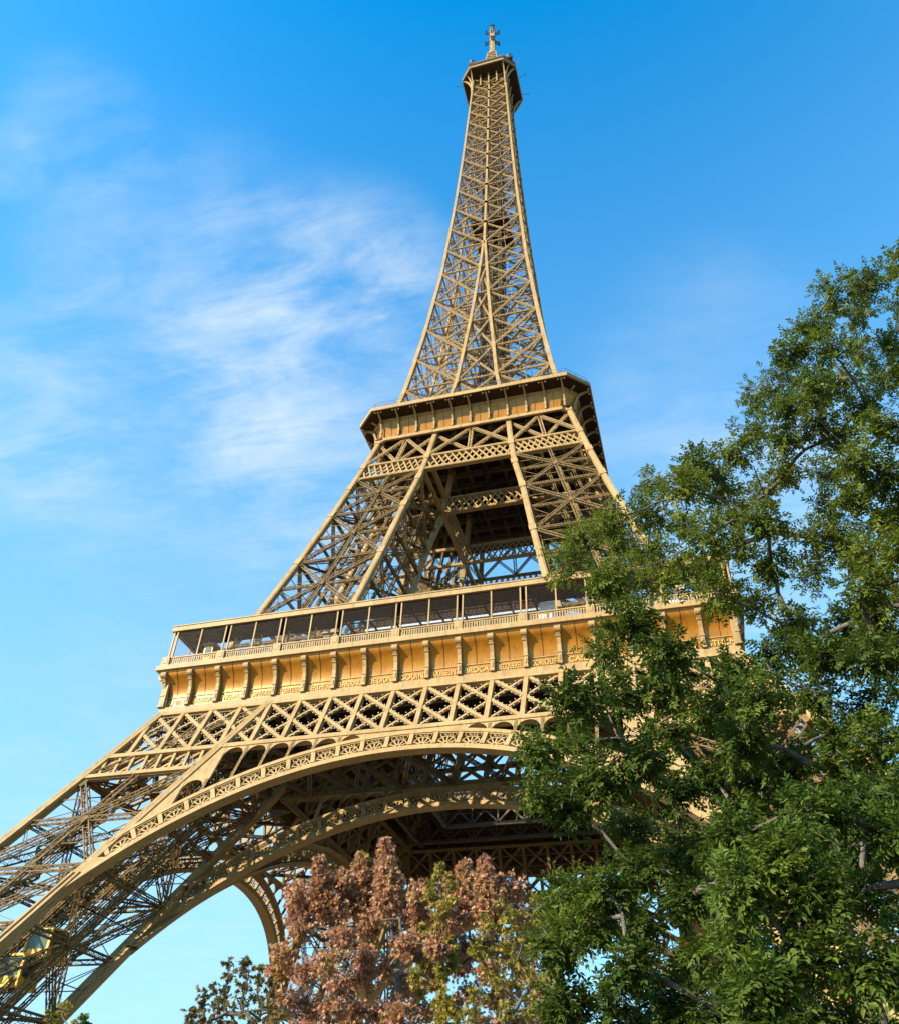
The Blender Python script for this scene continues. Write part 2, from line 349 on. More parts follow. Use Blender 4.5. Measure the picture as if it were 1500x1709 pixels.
# upper legs between first and second floor
leg = empty('upper_leg'); leg.parent = tower
zs = [56, 58.2, 69, 80.2, 91.1, 97.9, 103.5, 110.6]
for key in ('oo', 'io', 'oi', 'ii'):
    mb = MB(); rail(mb, lambda z: leg_corners(z, .8)[key], zs, .8, False)
    f = lambda z: leg_corners(z, .8)[key]
    for z0, z1 in zip(zs, zs[1:]):                     # raised cover plate down the middle
        mb.bar(f(z0), f(z1), .5, .9); mb.bar(f(z0), f(z1), .5, .9, (1, 0, 0))
    for z0, z1 in zip(zs[1:], zs[2:]):
        gusset(mb, f(z1), (0, -1, 0), f(z1)-f(z0), 1.3, .98); gusset(mb, f(z1), (1, 0, 0), f(z1)-f(z0), 1.3, .98)
    mb.build('rail', IRON, leg)
mb = MB()
for z0, z1 in ((58.2, 69), (69, 80.2), (80.2, 91.1), (91.1, 100.2)): leg_panel(mb, z0, z1, .8, .54, .46, True, .9)
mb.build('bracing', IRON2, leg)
mb = MB()
for a in (.3, .7):
    for b in (.35, .65): mb.laced(legpoint(58, a, b), legpoint(110, a, b), .4, .4, (0, -1, .3), .1, .05, .6)
    mb.bar(legpoint(58, a, .5), legpoint(110, a, .5), .5, .35)
for k in range(20):
    z = 58+k*2.5; a0, a1 = (.35, .65) if k % 2 else (.65, .35)
    mb.bar(legpoint(z, a0, .25), legpoint(z+2.5, a1, .25), .3, .06); mb.bar(legpoint(z, a0, .75), legpoint(z+2.5, a1, .75), .3, .06)
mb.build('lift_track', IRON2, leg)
spin(leg)

# ---------------- first floor girders: outer plane (o = 0) and inner plane (o = LEGW)
PX = 3.815
def clip(p0, p1, lim):
    """part of segment (x,z) with |x| < lim(z)"""
    ok = [i/40 for i in range(41) if abs(p0[0]+(p1[0]-p0[0])*i/40) < lim(p0[1]+(p1[1]-p0[1])*i/40)]
    if len(ok) < 2: return None
    return [(p0[0]+(p1[0]-p0[0])*f, p0[1]+(p1[1]-p0[1])*f) for f in (ok[0], ok[-1])]
def girder(o):
    mb = MB(); bulbs = MB()
    lim = (lambda z: h(z)-.5) if o == 0 else (lambda z: h(z)-o+.3)
    zt, zb = 51.75, 45.5
    n = fn(48.5)
    def seg(x0, z0, x1, z1, w, t, oo=0.0, mbx=mb):
        c = clip((x0, z0), (x1, z1), lim)
        if c:
            mbx.bar(Fp(c[0][0], c[0][1], o+oo), Fp(c[1][0], c[1][1], o+oo), w, t, n); return c
    K = 9
    for k in range(-K, K+1):
        seg(k*PX, zb, k*PX, zt, .50, .70, .35)
    for k in range(-K-1, K+1):
        for d in (-2, 2):
            c = seg(k*PX, zt, (k+d)*PX, zb, .40 if d > 0 else .27, .32, .22 if d > 0 else .42)
            if c:
                L = math.hypot(c[1][0]-c[0][0], c[1][1]-c[0][1]); m_ = int(L/.62)
                sx, sz = (c[1][1]-c[0][1])/L, -(c[1][0]-c[0][0])/L
                for i in range(1, m_):
                    f = i/m_
                    for sg in (-1, 1):
                        x, z = c[0][0]+(c[1][0]-c[0][0])*f+sg*.34*sx, c[0][1]+(c[1][1]-c[0][1])*f+sg*.34*sz
                        p = Fp(x, z, o+.15); bulbs.bar(p-Vector((.05, 0, 0)), p+Vector((.05, 0, 0)), .1, .1, n)
    X = h(zt)-o-.2; mb.bar(Fp(-X, zt-.1, o+.4), Fp(X, zt-.1, o+.4), .5, .85, n)
    X = h(zb)-o-.6 if o == 0 else h(zb)-o
    mb.bar(Fp(-X, zb-.3, o+.4), Fp(X, zb-.3, o+.4), .62, .86, n); mb.bar(Fp(-X, zb-.3, o-.02), Fp(X, zb-.3, o-.02), .12, .12, n)
    if o == 0:          # lower lattice band across each leg
        for s in (-1, 1):
            for zz in (42.4,):
                mb.bar(Fp(s*(h(zz)-.5), zz, .35), Fp(s*(g(zz)+.3), zz, .35), .55, .7, n)
            nn = 8
            xa = lambda z, f: s*(g(z)+.6+(h(z)-g(z)-1.2)*f)
            for i in range(nn):
                mb.bar(Fp(xa(42.5, i/nn), 42.5, .25), Fp(xa(45.2, (i+1)/nn), 45.2, .25), .32, .25, n)
                mb.bar(Fp(xa(42.5, (i+1)/nn), 42.5, .5), Fp(xa(45.2, i/nn), 45.2, .5), .32, .25, n)
    return mb, bulbs
for o in (0, LEGW):
    mb, bulbs = girder(o)
    gd = mb.build('girder', IRON if o == 0 else IRON2, tower)  # inner plane takes the shade-darkened copy of the paint
    if o == 0:
        b = bulbs.build('light_bulb', BULB, gd); b['kind'] = 'stuff'
    spin(gd)

# ---------------- arches under the first floor
AZ, RI, RE = 1.8, 40.35, 43.05
def ap(th, r, o): return Fp(r*math.sin(th), AZ+r*math.cos(th), o)
def band(mb, r0, r1, o0, o1, t0, t1, n=72):
    rows = []
    for i in range(n+1):
        t = t0+(t1-t0)*i/n
        rows.append([ap(t, r0, o0), ap(t, r1, o0), ap(t, r1, o1), ap(t, r0, o1)])
    mb.grid(rows, True)
def arch(o):
    mb = MB(); orn = MB(); arc = MB()
    TM = R(53)
    band(mb, RI-.02, RI+.46, o-.12, o+1.35, -TM, TM)                 # intrados with deep soffit
    band(mb, RI+.46, RI+.62, o-.02, o+.5, -TM, TM)
    TE = math.acos((33.0-AZ)/RE)
    band(mb, RE-.45, RE, o-.1, o+.65, -TE, TE)                       # extrados
    band(mb, RE-.62, RE-.45, o+.02, o+.5, -TE, TE)
    # the ring runs on as a solid tapering plate down the inside of the legs
    for s in (-1, 1):
        rows = []
        for i in range(30):
            z = 31.5-i*1.1
            xi = math.sqrt(max(RI*RI-(z-AZ)**2, 0)) if z > 26 else g(z)-.15
            xi = min(xi, g(z)+.3); xe = g(z)+.9
            rows.append([Fp(s*xi, z, o-.1), Fp(s*xe, z, o-.1), Fp(s*xe, z, o+(1.2 if o == 0 else .5)), Fp(s*xi, z, o+(1.2 if o == 0 else .5))])
        mb.grid(rows, True)
        for dx in (0.05, .75):
            for i in range(26):
                z0, z1 = 30-i*1.2, 28.8-i*1.2
                mb.bar(Fp(s*(g(z0)+dx), z0, o-.18), Fp(s*(g(z1)+dx), z1, o-.18), .22, .2)
    dth = 2.62/41.7; r0, r1 = RI+.6, RE-.6; n = fn(42)
    K = int(TE/dth)
    for k in range(-K, K+1):
        th = k*dth
        orn.bar(ap(th, r0, o+.2), ap(th, r1, o+.2), .46, .5, n)
        if k == K: break
        tc_ = th+dth/2
        def q(u, v, oo=.2): return ap(tc_+u/41.7, r0+v, o+oo)
        for j in range(5):
            a = math.pi*(.14+.72*j/4)
            orn.bar(q(.22*math.cos(a), .22*math.sin(a)), q(1.02*math.cos(a), 1.02*math.sin(a)), .15, .2, n)
        for j in range(8):
            a, b = math.pi*j/8, math.pi*(j+1)/8
            orn.bar(q(.25*math.cos(a), .25*math.sin(a), .16), q(.25*math.cos(b), .25*math.sin(b), .16), .16, .22, n)
            orn.bar(q(1.04*math.cos(a), 1.04*math.sin(a), .18), q(1.04*math.cos(b), 1.04*math.sin(b), .18), .1, .18, n)
        for cx, cy, rr in ((-.62, r1-r0-.26, .24), (.62, r1-r0-.26, .24), (-.82, .2, .18), (.82, .2, .18), (-.2, r1-r0-.16, .14), (.2, r1-r0-.16, .14)):
            for j in range(7):
                a, b = 2*math.pi*j/8, 2*math.pi*(j+1)/8
                orn.bar(q(cx+rr*math.cos(a), cy+rr*math.sin(a)), q(cx+rr*math.cos(b), cy+rr*math.sin(b)), .08, .14, n)
    # spandrel arcade between arch and girder
    zt = 45.35
    ze = lambda x: AZ+math.sqrt(RE*RE-x*x)
    def ztop(x):
        z = zt
        while g(z)+.2 < abs(x) and z > 30: z -= .15
        return z
    bw = 2.72; bays = []
    x = 0.0
    for k in range(10):
        x0, x1 = k*bw, (k+1)*bw
        bays.append((x0, x1))
    for s in (-1, 1):
        for x0, x1 in (bays if o == 0 else bays[:6]):
            xm = (x0+x1)/2; top = min(ztop(x0), ztop(x1), ztop(xm)); base = ze(xm)
            rad = bw/2-.17
            spring = top-.42-rad
            ns = 12; solid = top-base < .95
            if spring < ze(x1)+.05 and not solid: spring = max(spring, ze(x1)-.2)
            up_, lo = [], []
            for i in range(ns+1):
                x = x0+(x1-x0)*i/ns; T = max(ztop(x), ze(x)+.05)
                up_.append((x, T))
                d = x-xm
                if solid or abs(d) >= rad: lo.append((x, ze(x)-.1))
                else:
                    zz = spring+math.sqrt(rad*rad-d*d)
                    lo.append((x, min(max(zz, ze(x)-.1), T)))
            # make the jambs vertical
            rows = [[Fp(s*u[0], u[1], o+.05), Fp(s*l[0], l[1], o+.05), Fp(s*l[0], l[1], o+.26), Fp(s*u[0], u[1], o+.26)] for u, l in zip(up_, lo)]
            arc.grid(rows, True)
            for xx, e in ((x0, 0), (x1, 0)):
                if not solid: arc.bar(Fp(s*xx, ze(xx)-.1, o+.15), Fp(s*xx, min(ztop(xx), spring+rad), o+.15), .36, .24, fn(43))
    return mb, orn, arc
for o in (0, LEGW):
    mb, orn, arc = arch(o)
    A = mb.build('arch', IRON, tower); orn.build('fan_ornament', IRON, A); arc.build('arcade', IRON, A)
    spin(A)

# ---------------- frieze with the engraved names, consoles, deck edge
PROF = [(34.15,51.8),(34.15,52.75),(33.72,52.75),(33.72,54.15),(33.76,54.7),(33.90,55.3),(34.13,55.85),(34.45,56.35),(34.85,56.8),(35.02,57.45),(35.38,57.45),(35.38,58.06),(34.6,58.08)]
mb = MB(); mb.grid([[(-y, -y, z), (y, -y, z)] for y, z in PROF[:3]]); 
mb.grid([[(-y, -y, z), (y, -y, z)] for y, z in PROF[9:]])
for yy, zz, w in ((33.75, 54.15, .10),): mb.bar((-yy, -yy, zz), (yy, -yy, zz), w, .12)
fr = mb.build('frieze', IRON, tower)
mb = MB(); rows = []
P_ = PROF[2:10]; fine = []
for (y0, z0), (y1, z1) in zip(P_, P_[1:]):
    for f in (0, .5): fine.append((y0+(y1-y0)*f, z0+(z1-z0)*f))
fine.append(P_[-1])
mb.grid([[(x*y/34.15, -y, z) for x in np.linspace(-34.15, 34.15, 19)] for y, z in fine])
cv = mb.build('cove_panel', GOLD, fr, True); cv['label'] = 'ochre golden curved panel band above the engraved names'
mb = MB()
for (y0, z0), (y1, z1) in zip(P_[1:], P_[2:]): mb.bar((0, -y0-.005, z0), (0, -y1-.005, z1), .05, .05)
sm_ = mb.mesh('seam', BROWN)
for k in range(-9, 9): link('seam', sm_, fr).location = ((k+.5)*PX, 0, 0)
def console():
    mb = MB()
    out = [(33.6,52.76),(34.3,52.76),(34.28,54.3),(34.36,55.2),(34.6,55.9),(34.9,56.3),(35.0,56.5),(35.0,57.44),(33.6,57.44)]
    mb.prism([(-.22, -y, z) for y, z in out], (.44, 0, 0))
    mb.lathe((-.36, -34.86, 56.86), [(.2, 0), (.44, .02), (.44, .7), (.2, .72)], 14, 'x')
    mb.lathe((-.29, -34.56, 56.15), [(.1, 0), (.22, .02), (.22, .56), (.1, .58)], 10, 'x')
    mb.box(-.28, .28, -34.36, -33.8, 54.2, 54.4); mb.box(-.27, .27, -34.4, -33.8, 52.8, 53.05)
    mb.box(-.08, .08, -34.36, -34.2, 53.3, 53.9)
    return mb.mesh('console', IRON)
cm_ = console()
for k in range(-9, 10):
    c = link('console', cm_, fr); c.location = (k*PX*(.995 if abs(k) == 9 else 1), 0, 0)
copies = spin(fr)
# the eighteen engineers' names on this side
NAMES = ['JAMIN', 'GAY-LUSSAC', 'FIZEAU', 'SCHNEIDER', 'LE CHATELIER', 'BERTHIER', 'BARRAL', 'DE DION', 'GOUIN', 'JOUSSELIN', 'BROCA', 'BECQUEREL', 'CORIOLIS', 'CAIL', 'TRIGER', 'GIFFARD', 'PERRIER', 'STURM']
LETTER = mat('gilded_letter', (0.58, 0.38, 0.12), (0.52, 0.33, 0.10), 0.7, 2)
dg = bpy.context.evaluated_depsgraph_get()
for i, nm in enumerate(NAMES):
    cu = bpy.data.curves.new('name_lettering', 'FONT'); cu.body = nm; cu.align_x = 'CENTER'; cu.align_y = 'CENTER'; cu.size = 0.98; cu.extrude = 0.03; cu.offset = 0.0
    ob = bpy.data.objects.new('tmp', cu); col.objects.link(ob); bpy.context.view_layer.update()
    me = bpy.data.meshes.new_from_object(ob.evaluated_get(bpy.context.evaluated_depsgraph_get())); bpy.data.objects.remove(ob)
    me.materials.clear(); me.materials.append(LETTER)
    t = link('name_lettering', me, fr); t.rotation_euler = (R(90), 0, 0); t.location = ((i-8.5)*PX, -33.77, 53.42)
    wd = max(v.co.x for v in me.vertices)-min(v.co.x for v in me.vertices)
    t.scale = (min(1.0, 2.75/wd), 1, 1)

# ---------------- gallery of the first floor
def gallery():
    ga = empty('gallery'); ga.parent = tower
    mb = MB()
    mb.bar((-35.05, -35.02, 58.2), (35.05, -35.02, 58.2), .2, .2, (0, 0, 1)); mb.bar((-35.05, -35.02, 59.2), (35.05, -35.02, 59.2), .16, .26, (0, -1, 0))
    n = 232
    for i in range(n+1):
        x = -34.9+69.8*i/n
        mb.bar((x, -35.02, 58.25), (x, -35.02, 59.15), .15, .12)
        if i < n: mb.bar((x, -35.02, 58.98), (x+69.8/n, -35.02, 58.98), .1, .08)
    for k in range(-9, 10, 2):
        mb.box(k*PX-.5, k*PX+.5, -35.26, -34.8, 58.07, 59.32); mb.box(k*PX-.3, k*PX+.3, -35.3, -35.25, 58.4, 59.05)
    mb.build('balustrade', IRON, ga)
    mb = MB()
    rows = []
    for y, z in ((32.0, 63.55), (32.0, 63.38), (34.55, 63.40), (34.55, 63.36), (34.88, 63.36), (34.88, 64.15), (34.4, 64.2), (32.0, 64.4), (32.0, 63.55)):
        rows.append([(-y, -y, z), (y, -y, z)])
    mb.grid(rows)
    for s in (-1, 1): mb.grid([[(s*12.5, -y, z), (s*y, -y, z)] for y, z in ((32.0, 63.4), (30.9, 63.42), (30.9, 63.8), (32.0, 64.4))])
    mb.bar((-34.9, -34.9, 64.1), (34.9, -34.9, 64.1), .14, .12); 
    cp = mb.build('canopy', IRON, ga)
    mb = MB()
    for y0, y1 in ((34.5, 31.9), (31.9, 30.9)):
        if y1 > 31.5: mb.grid([[(-y, -y, 63.33), (y, -y, 63.33)] for y in (y0, y1)])
        else:
            for s in (-1, 1): mb.grid([[(s*12.5, -y, 63.33), (s*y, -y, 63.33)] for y in (y0, y1)])
    for i in range(70):
        x = -34+68*i/69; mb.bar((x, -34.5 if abs(x) < 34.4 else -abs(x), 63.28), (x, -max(30.95 if abs(x) > 12.5 else 32, abs(x)), 63.28), .10, .1)
    for y in (32.6, 34.2): mb.bar((-y, -y, 63.22), (y, -y, 63.22), .14, .12)
    for i in range(9): x = -12+3*i; mb.bar((x, -32, 63.5), (x, -26, 64.3), .16, .22, (1, 0, 0))
    for y in (31, 29.6, 28.2): mb.bar((-12.5, -y, 63.65+(31-y)*.13), (12.5, -y, 63.65+(31-y)*.13), .14, .14)
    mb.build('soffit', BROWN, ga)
    return ga
ga = gallery()
pm = MB(); pm.bar((0, -34.62, 58.07), (0, -34.62, 63.36), .17, .17); pm.box(-.15, .15, -34.77, -34.47, 58.07, 58.3); post_mesh = pm.mesh('post', IRON)
nm_ = MB()
def net(x0, x1):
    H_ = 63.3-59.3; s = .42; k = int((x1-x0+H_)/s)
    for i in range(k+1):
        for sg in (-1, 1):
            a = x0-H_+i*s if sg > 0 else x0+i*s
            b = a+H_*sg
            t0, t1 = 0.0, 1.0
            lo, hi = (x0, x1)
            d = b-a
            ta, tb = sorted(((lo-a)/d, (hi-a)/d)); t0, t1 = max(0, ta), min(1, tb)
            if t1-t0 > .02: nm_.bar((a+d*t0, -34.6, 59.3+H_*t0), (a+d*t1, -34.6, 59.3+H_*t1), .009, .009)
for a in range(-9, 9, 2):
    net(a*PX+.36, (a+1)*PX-.1); net((a+1)*PX+.1, (a+2)*PX-.36)
nm_.build('safety_net', WIRE, ga)
spots = []
for k in range(-9, 10):
    spots += [k*PX-.34, k*PX+.34] if k % 2 else [k*PX]
gcop = spin(ga)
for gi, gg in enumerate([ga]+gcop):
    if gi == 0:
        for x in (-31.2, -27.4, -23.6, -19.7, -16, -5.7, 2, 9.6):
            q = link('post', post_mesh, gg); q.location = (x, 3.0, 0)
    for j, x in enumerate(spots):
        if gi in (1, 2) and j % 2: continue
        q = link('post', post_mesh, gg); q.location = (max(-34.5, min(34.5, x)), 0, 0)

# first floor slab with deep trusses round the central opening
f1 = MB()
for s in (-1, 1):
    f1.box(-34.5, 34.5, min(s*10, s*34.5), max(s*10, s*34.5), 57.0, 57.4); f1.box(min(s*10, s*34.5), max(s*10, s*34.5), -10, 10, 57.0, 57.4)
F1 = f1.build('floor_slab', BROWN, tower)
mb = MB()
for y in (10.2, 16.5, 24.5, 30):
    X = 33.5 if y > 11 else 10.2
    for s in (-1, 1):
        mb.bar((-X, s*y, 52.2), (X, s*y, 52.2), .5, .5); mb.bar((-X, s*y, 56.7), (X, s*y, 56.7), .5, .5)
        mb.bar((s*y, -X, 52.2), (s*y, X, 52.2), .5, .5, (1, 0, 0)); mb.bar((s*y, -X, 56.7), (s*y, X, 56.7), .5, .5, (1, 0, 0))
        nx = int(round(X/1.9)); dx_ = 2*X/nx
        for i in range(nx):
            a, b = -X+i*dx_, -X+(i+1)*dx_
            for z0, z1 in ((52.4, 56.5), (56.5, 52.4)):
                mb.bar((a, s*y, z0), (b, s*y, z1), .26, .2); mb.bar((s*y, a, z0), (s*y, b, z1), .26, .2, (1, 0, 0))
            mb.bar((a, s*y, 52.4), (a, s*y, 56.5), .22, .2); mb.bar((s*y, a, 52.4), (s*y, a, 56.5), .22, .2, (1, 0, 0))
# horizontal wind bracing at girder foot level between the arches
for i in range(8):
    a, b = -24+i*6, -18+i*6
    for y0, y1 in ((-37, -22.6), (22.6, 37)):
        mb.laced((a, y0, 45.3), (b, y1, 45.3), .5, .4, (0, 0, 1), .14, .07); mb.laced((b, y0, 45.3), (a, y1, 45.3), .5, .4, (0, 0, 1), .14, .07)
        mb.laced((y0, a, 45.3), (y1, b, 45.3), .5, .4, (0, 0, 1), .14, .07); mb.laced((y0, b, 45.3), (y1, a, 45.3), .5, .4, (0, 0, 1), .14, .07)
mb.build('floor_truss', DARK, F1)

# ---------------- belts below the second floor (outer faces and inner faces of the legs)
def belt(yf, full):
    mb = MB()
    n = fn(102)
    zb, zt = 100.2, 103.7
    P = lambda x, z, o=0: Vector((x, -(yf(z)-o), z))
    X = lambda z: h(z)-.4
    for z in (zb, zt):
        mb.bar(P(-X(z), z, .35), P(X(z), z, .35), .5, .7, n); mb.bar(P(-X(z), z, .0), P(X(z), z, .0), .1, .12, n)
    def cell(xa0, xb0, xa1, xb1, k):
        # double lattice: diagonals across two cells
        for i in range(-1, k+1):
            for sg in (-1, 1):
                a, b = i/k, (i+sg*1.6)/k
                t0, t1 = 0.0, 1.0
                d = b-a
                ta, tb = sorted(((0-a)/d, (1-a)/d)); t0, t1 = max(t0, ta), min(t1, tb)
                if t1-t0 < .05: continue
                def pt(t):
                    z = zb+.2+(zt-zb-.4)*t; f = a+d*t
                    x = (xa0+(xb0-xa0)*f)*(1-t)+(xa1+(xb1-xa1)*f)*t
                    return P(x, z, .2 if sg < 0 else .45)
                mb.bar(pt(t0), pt(t1), .24, .22, n)
    gb, gt, hb, ht = g(zb), g(zt), h(zb)-.8, h(zt)-.8
    cell(-gb, gb, -gt, gt, 12)
    if full:
        cell(-hb, -gb-.8, -ht, -gt-.8, 10); cell(gb+.8, hb, gt+.8, ht, 10)
        z0, z1 = 103.9, 110.3          # braced bays up to the floor
        for xa, xb in ((lambda z: -h(z)+.4, lambda z: -g(z)-.4), (lambda z: -g(z)-.4, lambda z: g(z)+.4), (lambda z: g(z)+.4, lambda z: h(z)-.4)):
            xm0, xm1 = (xa(z0)+xb(z0))/2, (xa(z1)+xb(z1))/2
            mb.laced(P(xm0, z0, .3), P(xm1, z1, .3), .6, .5, n, .13, .06)
            for u, v in ((xa, None), (xb, None)):
                mb.laced(P(u(z0), z0, .1), P(xm1, z1, .1), .5, .4, n, .13, .06); mb.laced(P(u(z1), z1, .55), P(xm0, z0, .55), .5, .4, n, .13, .06)
    return mb
for yf, full in ((lambda z: h(z)-.1, True), (lambda z: g(z)+.7, False)):
    b = belt(yf, full).build('belt', IRON, tower); spin(b)

# ---------------- second floor
w2, c2 = 20.76, 3.41
def octa(w, c, z): return [(-w+c, -w, z), (w-c, -w, z), (w, -w+c, z), (w, w-c, z), (w-c, w, z), (-w+c, w, z), (-w, w-c, z), (-w, -w+c, z)]
F2 = empty('second_floor'); F2.parent = tower
mb = MB()
mb.grid([octa(w2-.25, c2, 115.0), octa(w2, c2, 114.98), octa(w2, c2, 115.75), octa(w2-.35, c2, 115.8), octa(w2-.35, c2, 115.95), octa(w2-3, c2*.9, 116.0)], True)
mb.build('cornice', IRON, F2)
mb = MB(); rows = []
for i in range(9):
    t = i/8*math.pi/2; rows.append(octa(18.35+2.15*(1-math.cos(t)), 2.0+1.35*(1-math.cos(t)), 114.8+.19*math.sin(t)))
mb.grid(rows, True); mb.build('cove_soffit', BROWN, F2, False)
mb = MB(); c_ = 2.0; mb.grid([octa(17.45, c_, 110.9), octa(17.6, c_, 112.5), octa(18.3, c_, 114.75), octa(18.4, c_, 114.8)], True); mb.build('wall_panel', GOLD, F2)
mb = MB(); mb.grid([octa(17.4, c_, 110.15), octa(17.75, c_, 110.2), octa(17.75, c_, 110.85), octa(17.4, c_, 110.9)], True)
mb.grid([octa(18.08, c_, 114.35), octa(18.26, c_, 114.37), octa(18.42, c_, 114.7), octa(18.2, c_, 114.72)], True)
mb.build('moulding', IRON, F2)
mb = MB(); mb.bar((0, -17.47, 110.95), (0, -17.62, 112.5), .05, .04); mb.bar((0, -17.62, 112.5), (0, -18.18, 114.35), .05, .04); sm_ = mb.mesh('seam', BROWN)
for k in range(-10, 11):
    if k % 2: link('seam', sm_, F2).location = (k*1.6, 0, 0)
def bracket2():
    mb = MB(); prev = None
    pts = []
    for i in range(9):
        t = i/8*math.pi/2; pts.append((18.0+2.25*(1-math.cos(t)), 113.2+1.65*math.sin(t)))
    pts = [(17.62, 110.9), (17.76, 112.6)]+pts
    for (y0, z0), (y1, z1) in zip(pts, pts[1:]): mb.bar((0, -y0-.12, z0), (0, -y1-.12, z1), .3, .34, (0, -1, .4))
    for i in range(2, 10):
        y0, z0 = pts[i]; mb.bar((0, -y0-.05, z0), (0, -y0+.0-.05, min(z0+.5, 115)), .12, .1)
    mb.box(-.24, .24, -17.98, -17.5, 112.0, 112.3)
    return mb.mesh('console', IRON)
bm2 = bracket2()
for s in range(4):
    for k in range(-5, 6):
        q = link('console', bm2, F2, R(90)*s); q.location = Matrix.Rotation(R(90)*s, 3, 'Z') @ Vector((k*3.25, 0, 0))
    q = link('console', bm2, F2, R(45)+R(90)*s); q.location = Matrix.Rotation(R(45)+R(90)*s, 3, 'Z') @ Vector((0, -5.35, 0))
lb = MB(); lb.lathe((0, 0, -.1), [(.06, -.1), (.16, -.04), (.16, .06), (.06, .1)], 8); lm = lb.mesh('floodlight', BULB)
for s in range(4):
    for k in range(-5, 6):
        for d in (-.55, .55):
            v = Matrix.Rotation(R(90)*s, 3, 'Z') @ Vector((k*3.25+d, -20.3, 114.9)); q = link('floodlight', lm, F2); q.location = v
mb = MB()
mb.box(-17.3, 17.3, -17.3, 17.3, 110.9, 111.2)
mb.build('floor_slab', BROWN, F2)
mb = MB()
for i in range(-5, 6):
    mb.laced((i*3.2, -17, 110.2), (i*3.2, 17, 110.2), .5, 1.0, (0, 0, 1), .14, .07); mb.laced((-17, i*3.2, 109.6), (17, i*3.2, 109.6), .5, 1.0, (0, 0, 1), .14, .07)
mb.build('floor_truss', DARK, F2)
mb = MB()
for w_, z_ in ((20.3, 116.6), (20.3, 117.3)):
    o8 = octa(w_, c2, z_)
    for a, b in zip(o8, o8[1:]+o8[:1]): mb.bar(a, b, .05, .05, (0, 0, 1))
o8 = octa(20.3, c2, 115.9)
for a, b in zip(o8, o8[1:]+o8[:1]):
    a, b = Vector(a), Vector(b); k = max(2, int((b-a).length/1.8))
    for i in range(k): v = a.lerp(b, i/k); mb.bar(v, v+Vector((0, 0, 1.45)), .05, .05)
mb.build('railing', WIRE, F2)
mb = MB()                                                   # set-back pavilion wall and upper deck
mb.grid([octa(15.6, 3, 116), octa(15.6, 3, 119.4), octa(16.2, 3, 119.5), octa(16.2, 3, 120.1), octa(12, 3, 120.2)], True)
mb.build('upper_deck', IRON, F2)
mb = MB()                                                   # machinery drum hanging under the floor
mb.lathe((0, 0, 104.5), [(.6, 1.2), (2.2, 1.4), (3.0, 2.4), (3.0, 5), (2.8, 5.6)], 20)
for k in range(8):
    a = k*math.pi/4; mb.bar((4.3*math.cos(a), 4.3*math.sin(a), 104.8), (4.3*math.cos(a), 4.3*math.sin(a), 110), .25, .25)
    mb.bar((4.3*math.cos(a), 4.3*math.sin(a), 105), (8*math.cos(a), 8*math.sin(a), 110), .3, .3)
mb.build('lift_housing', BROWN, F2)

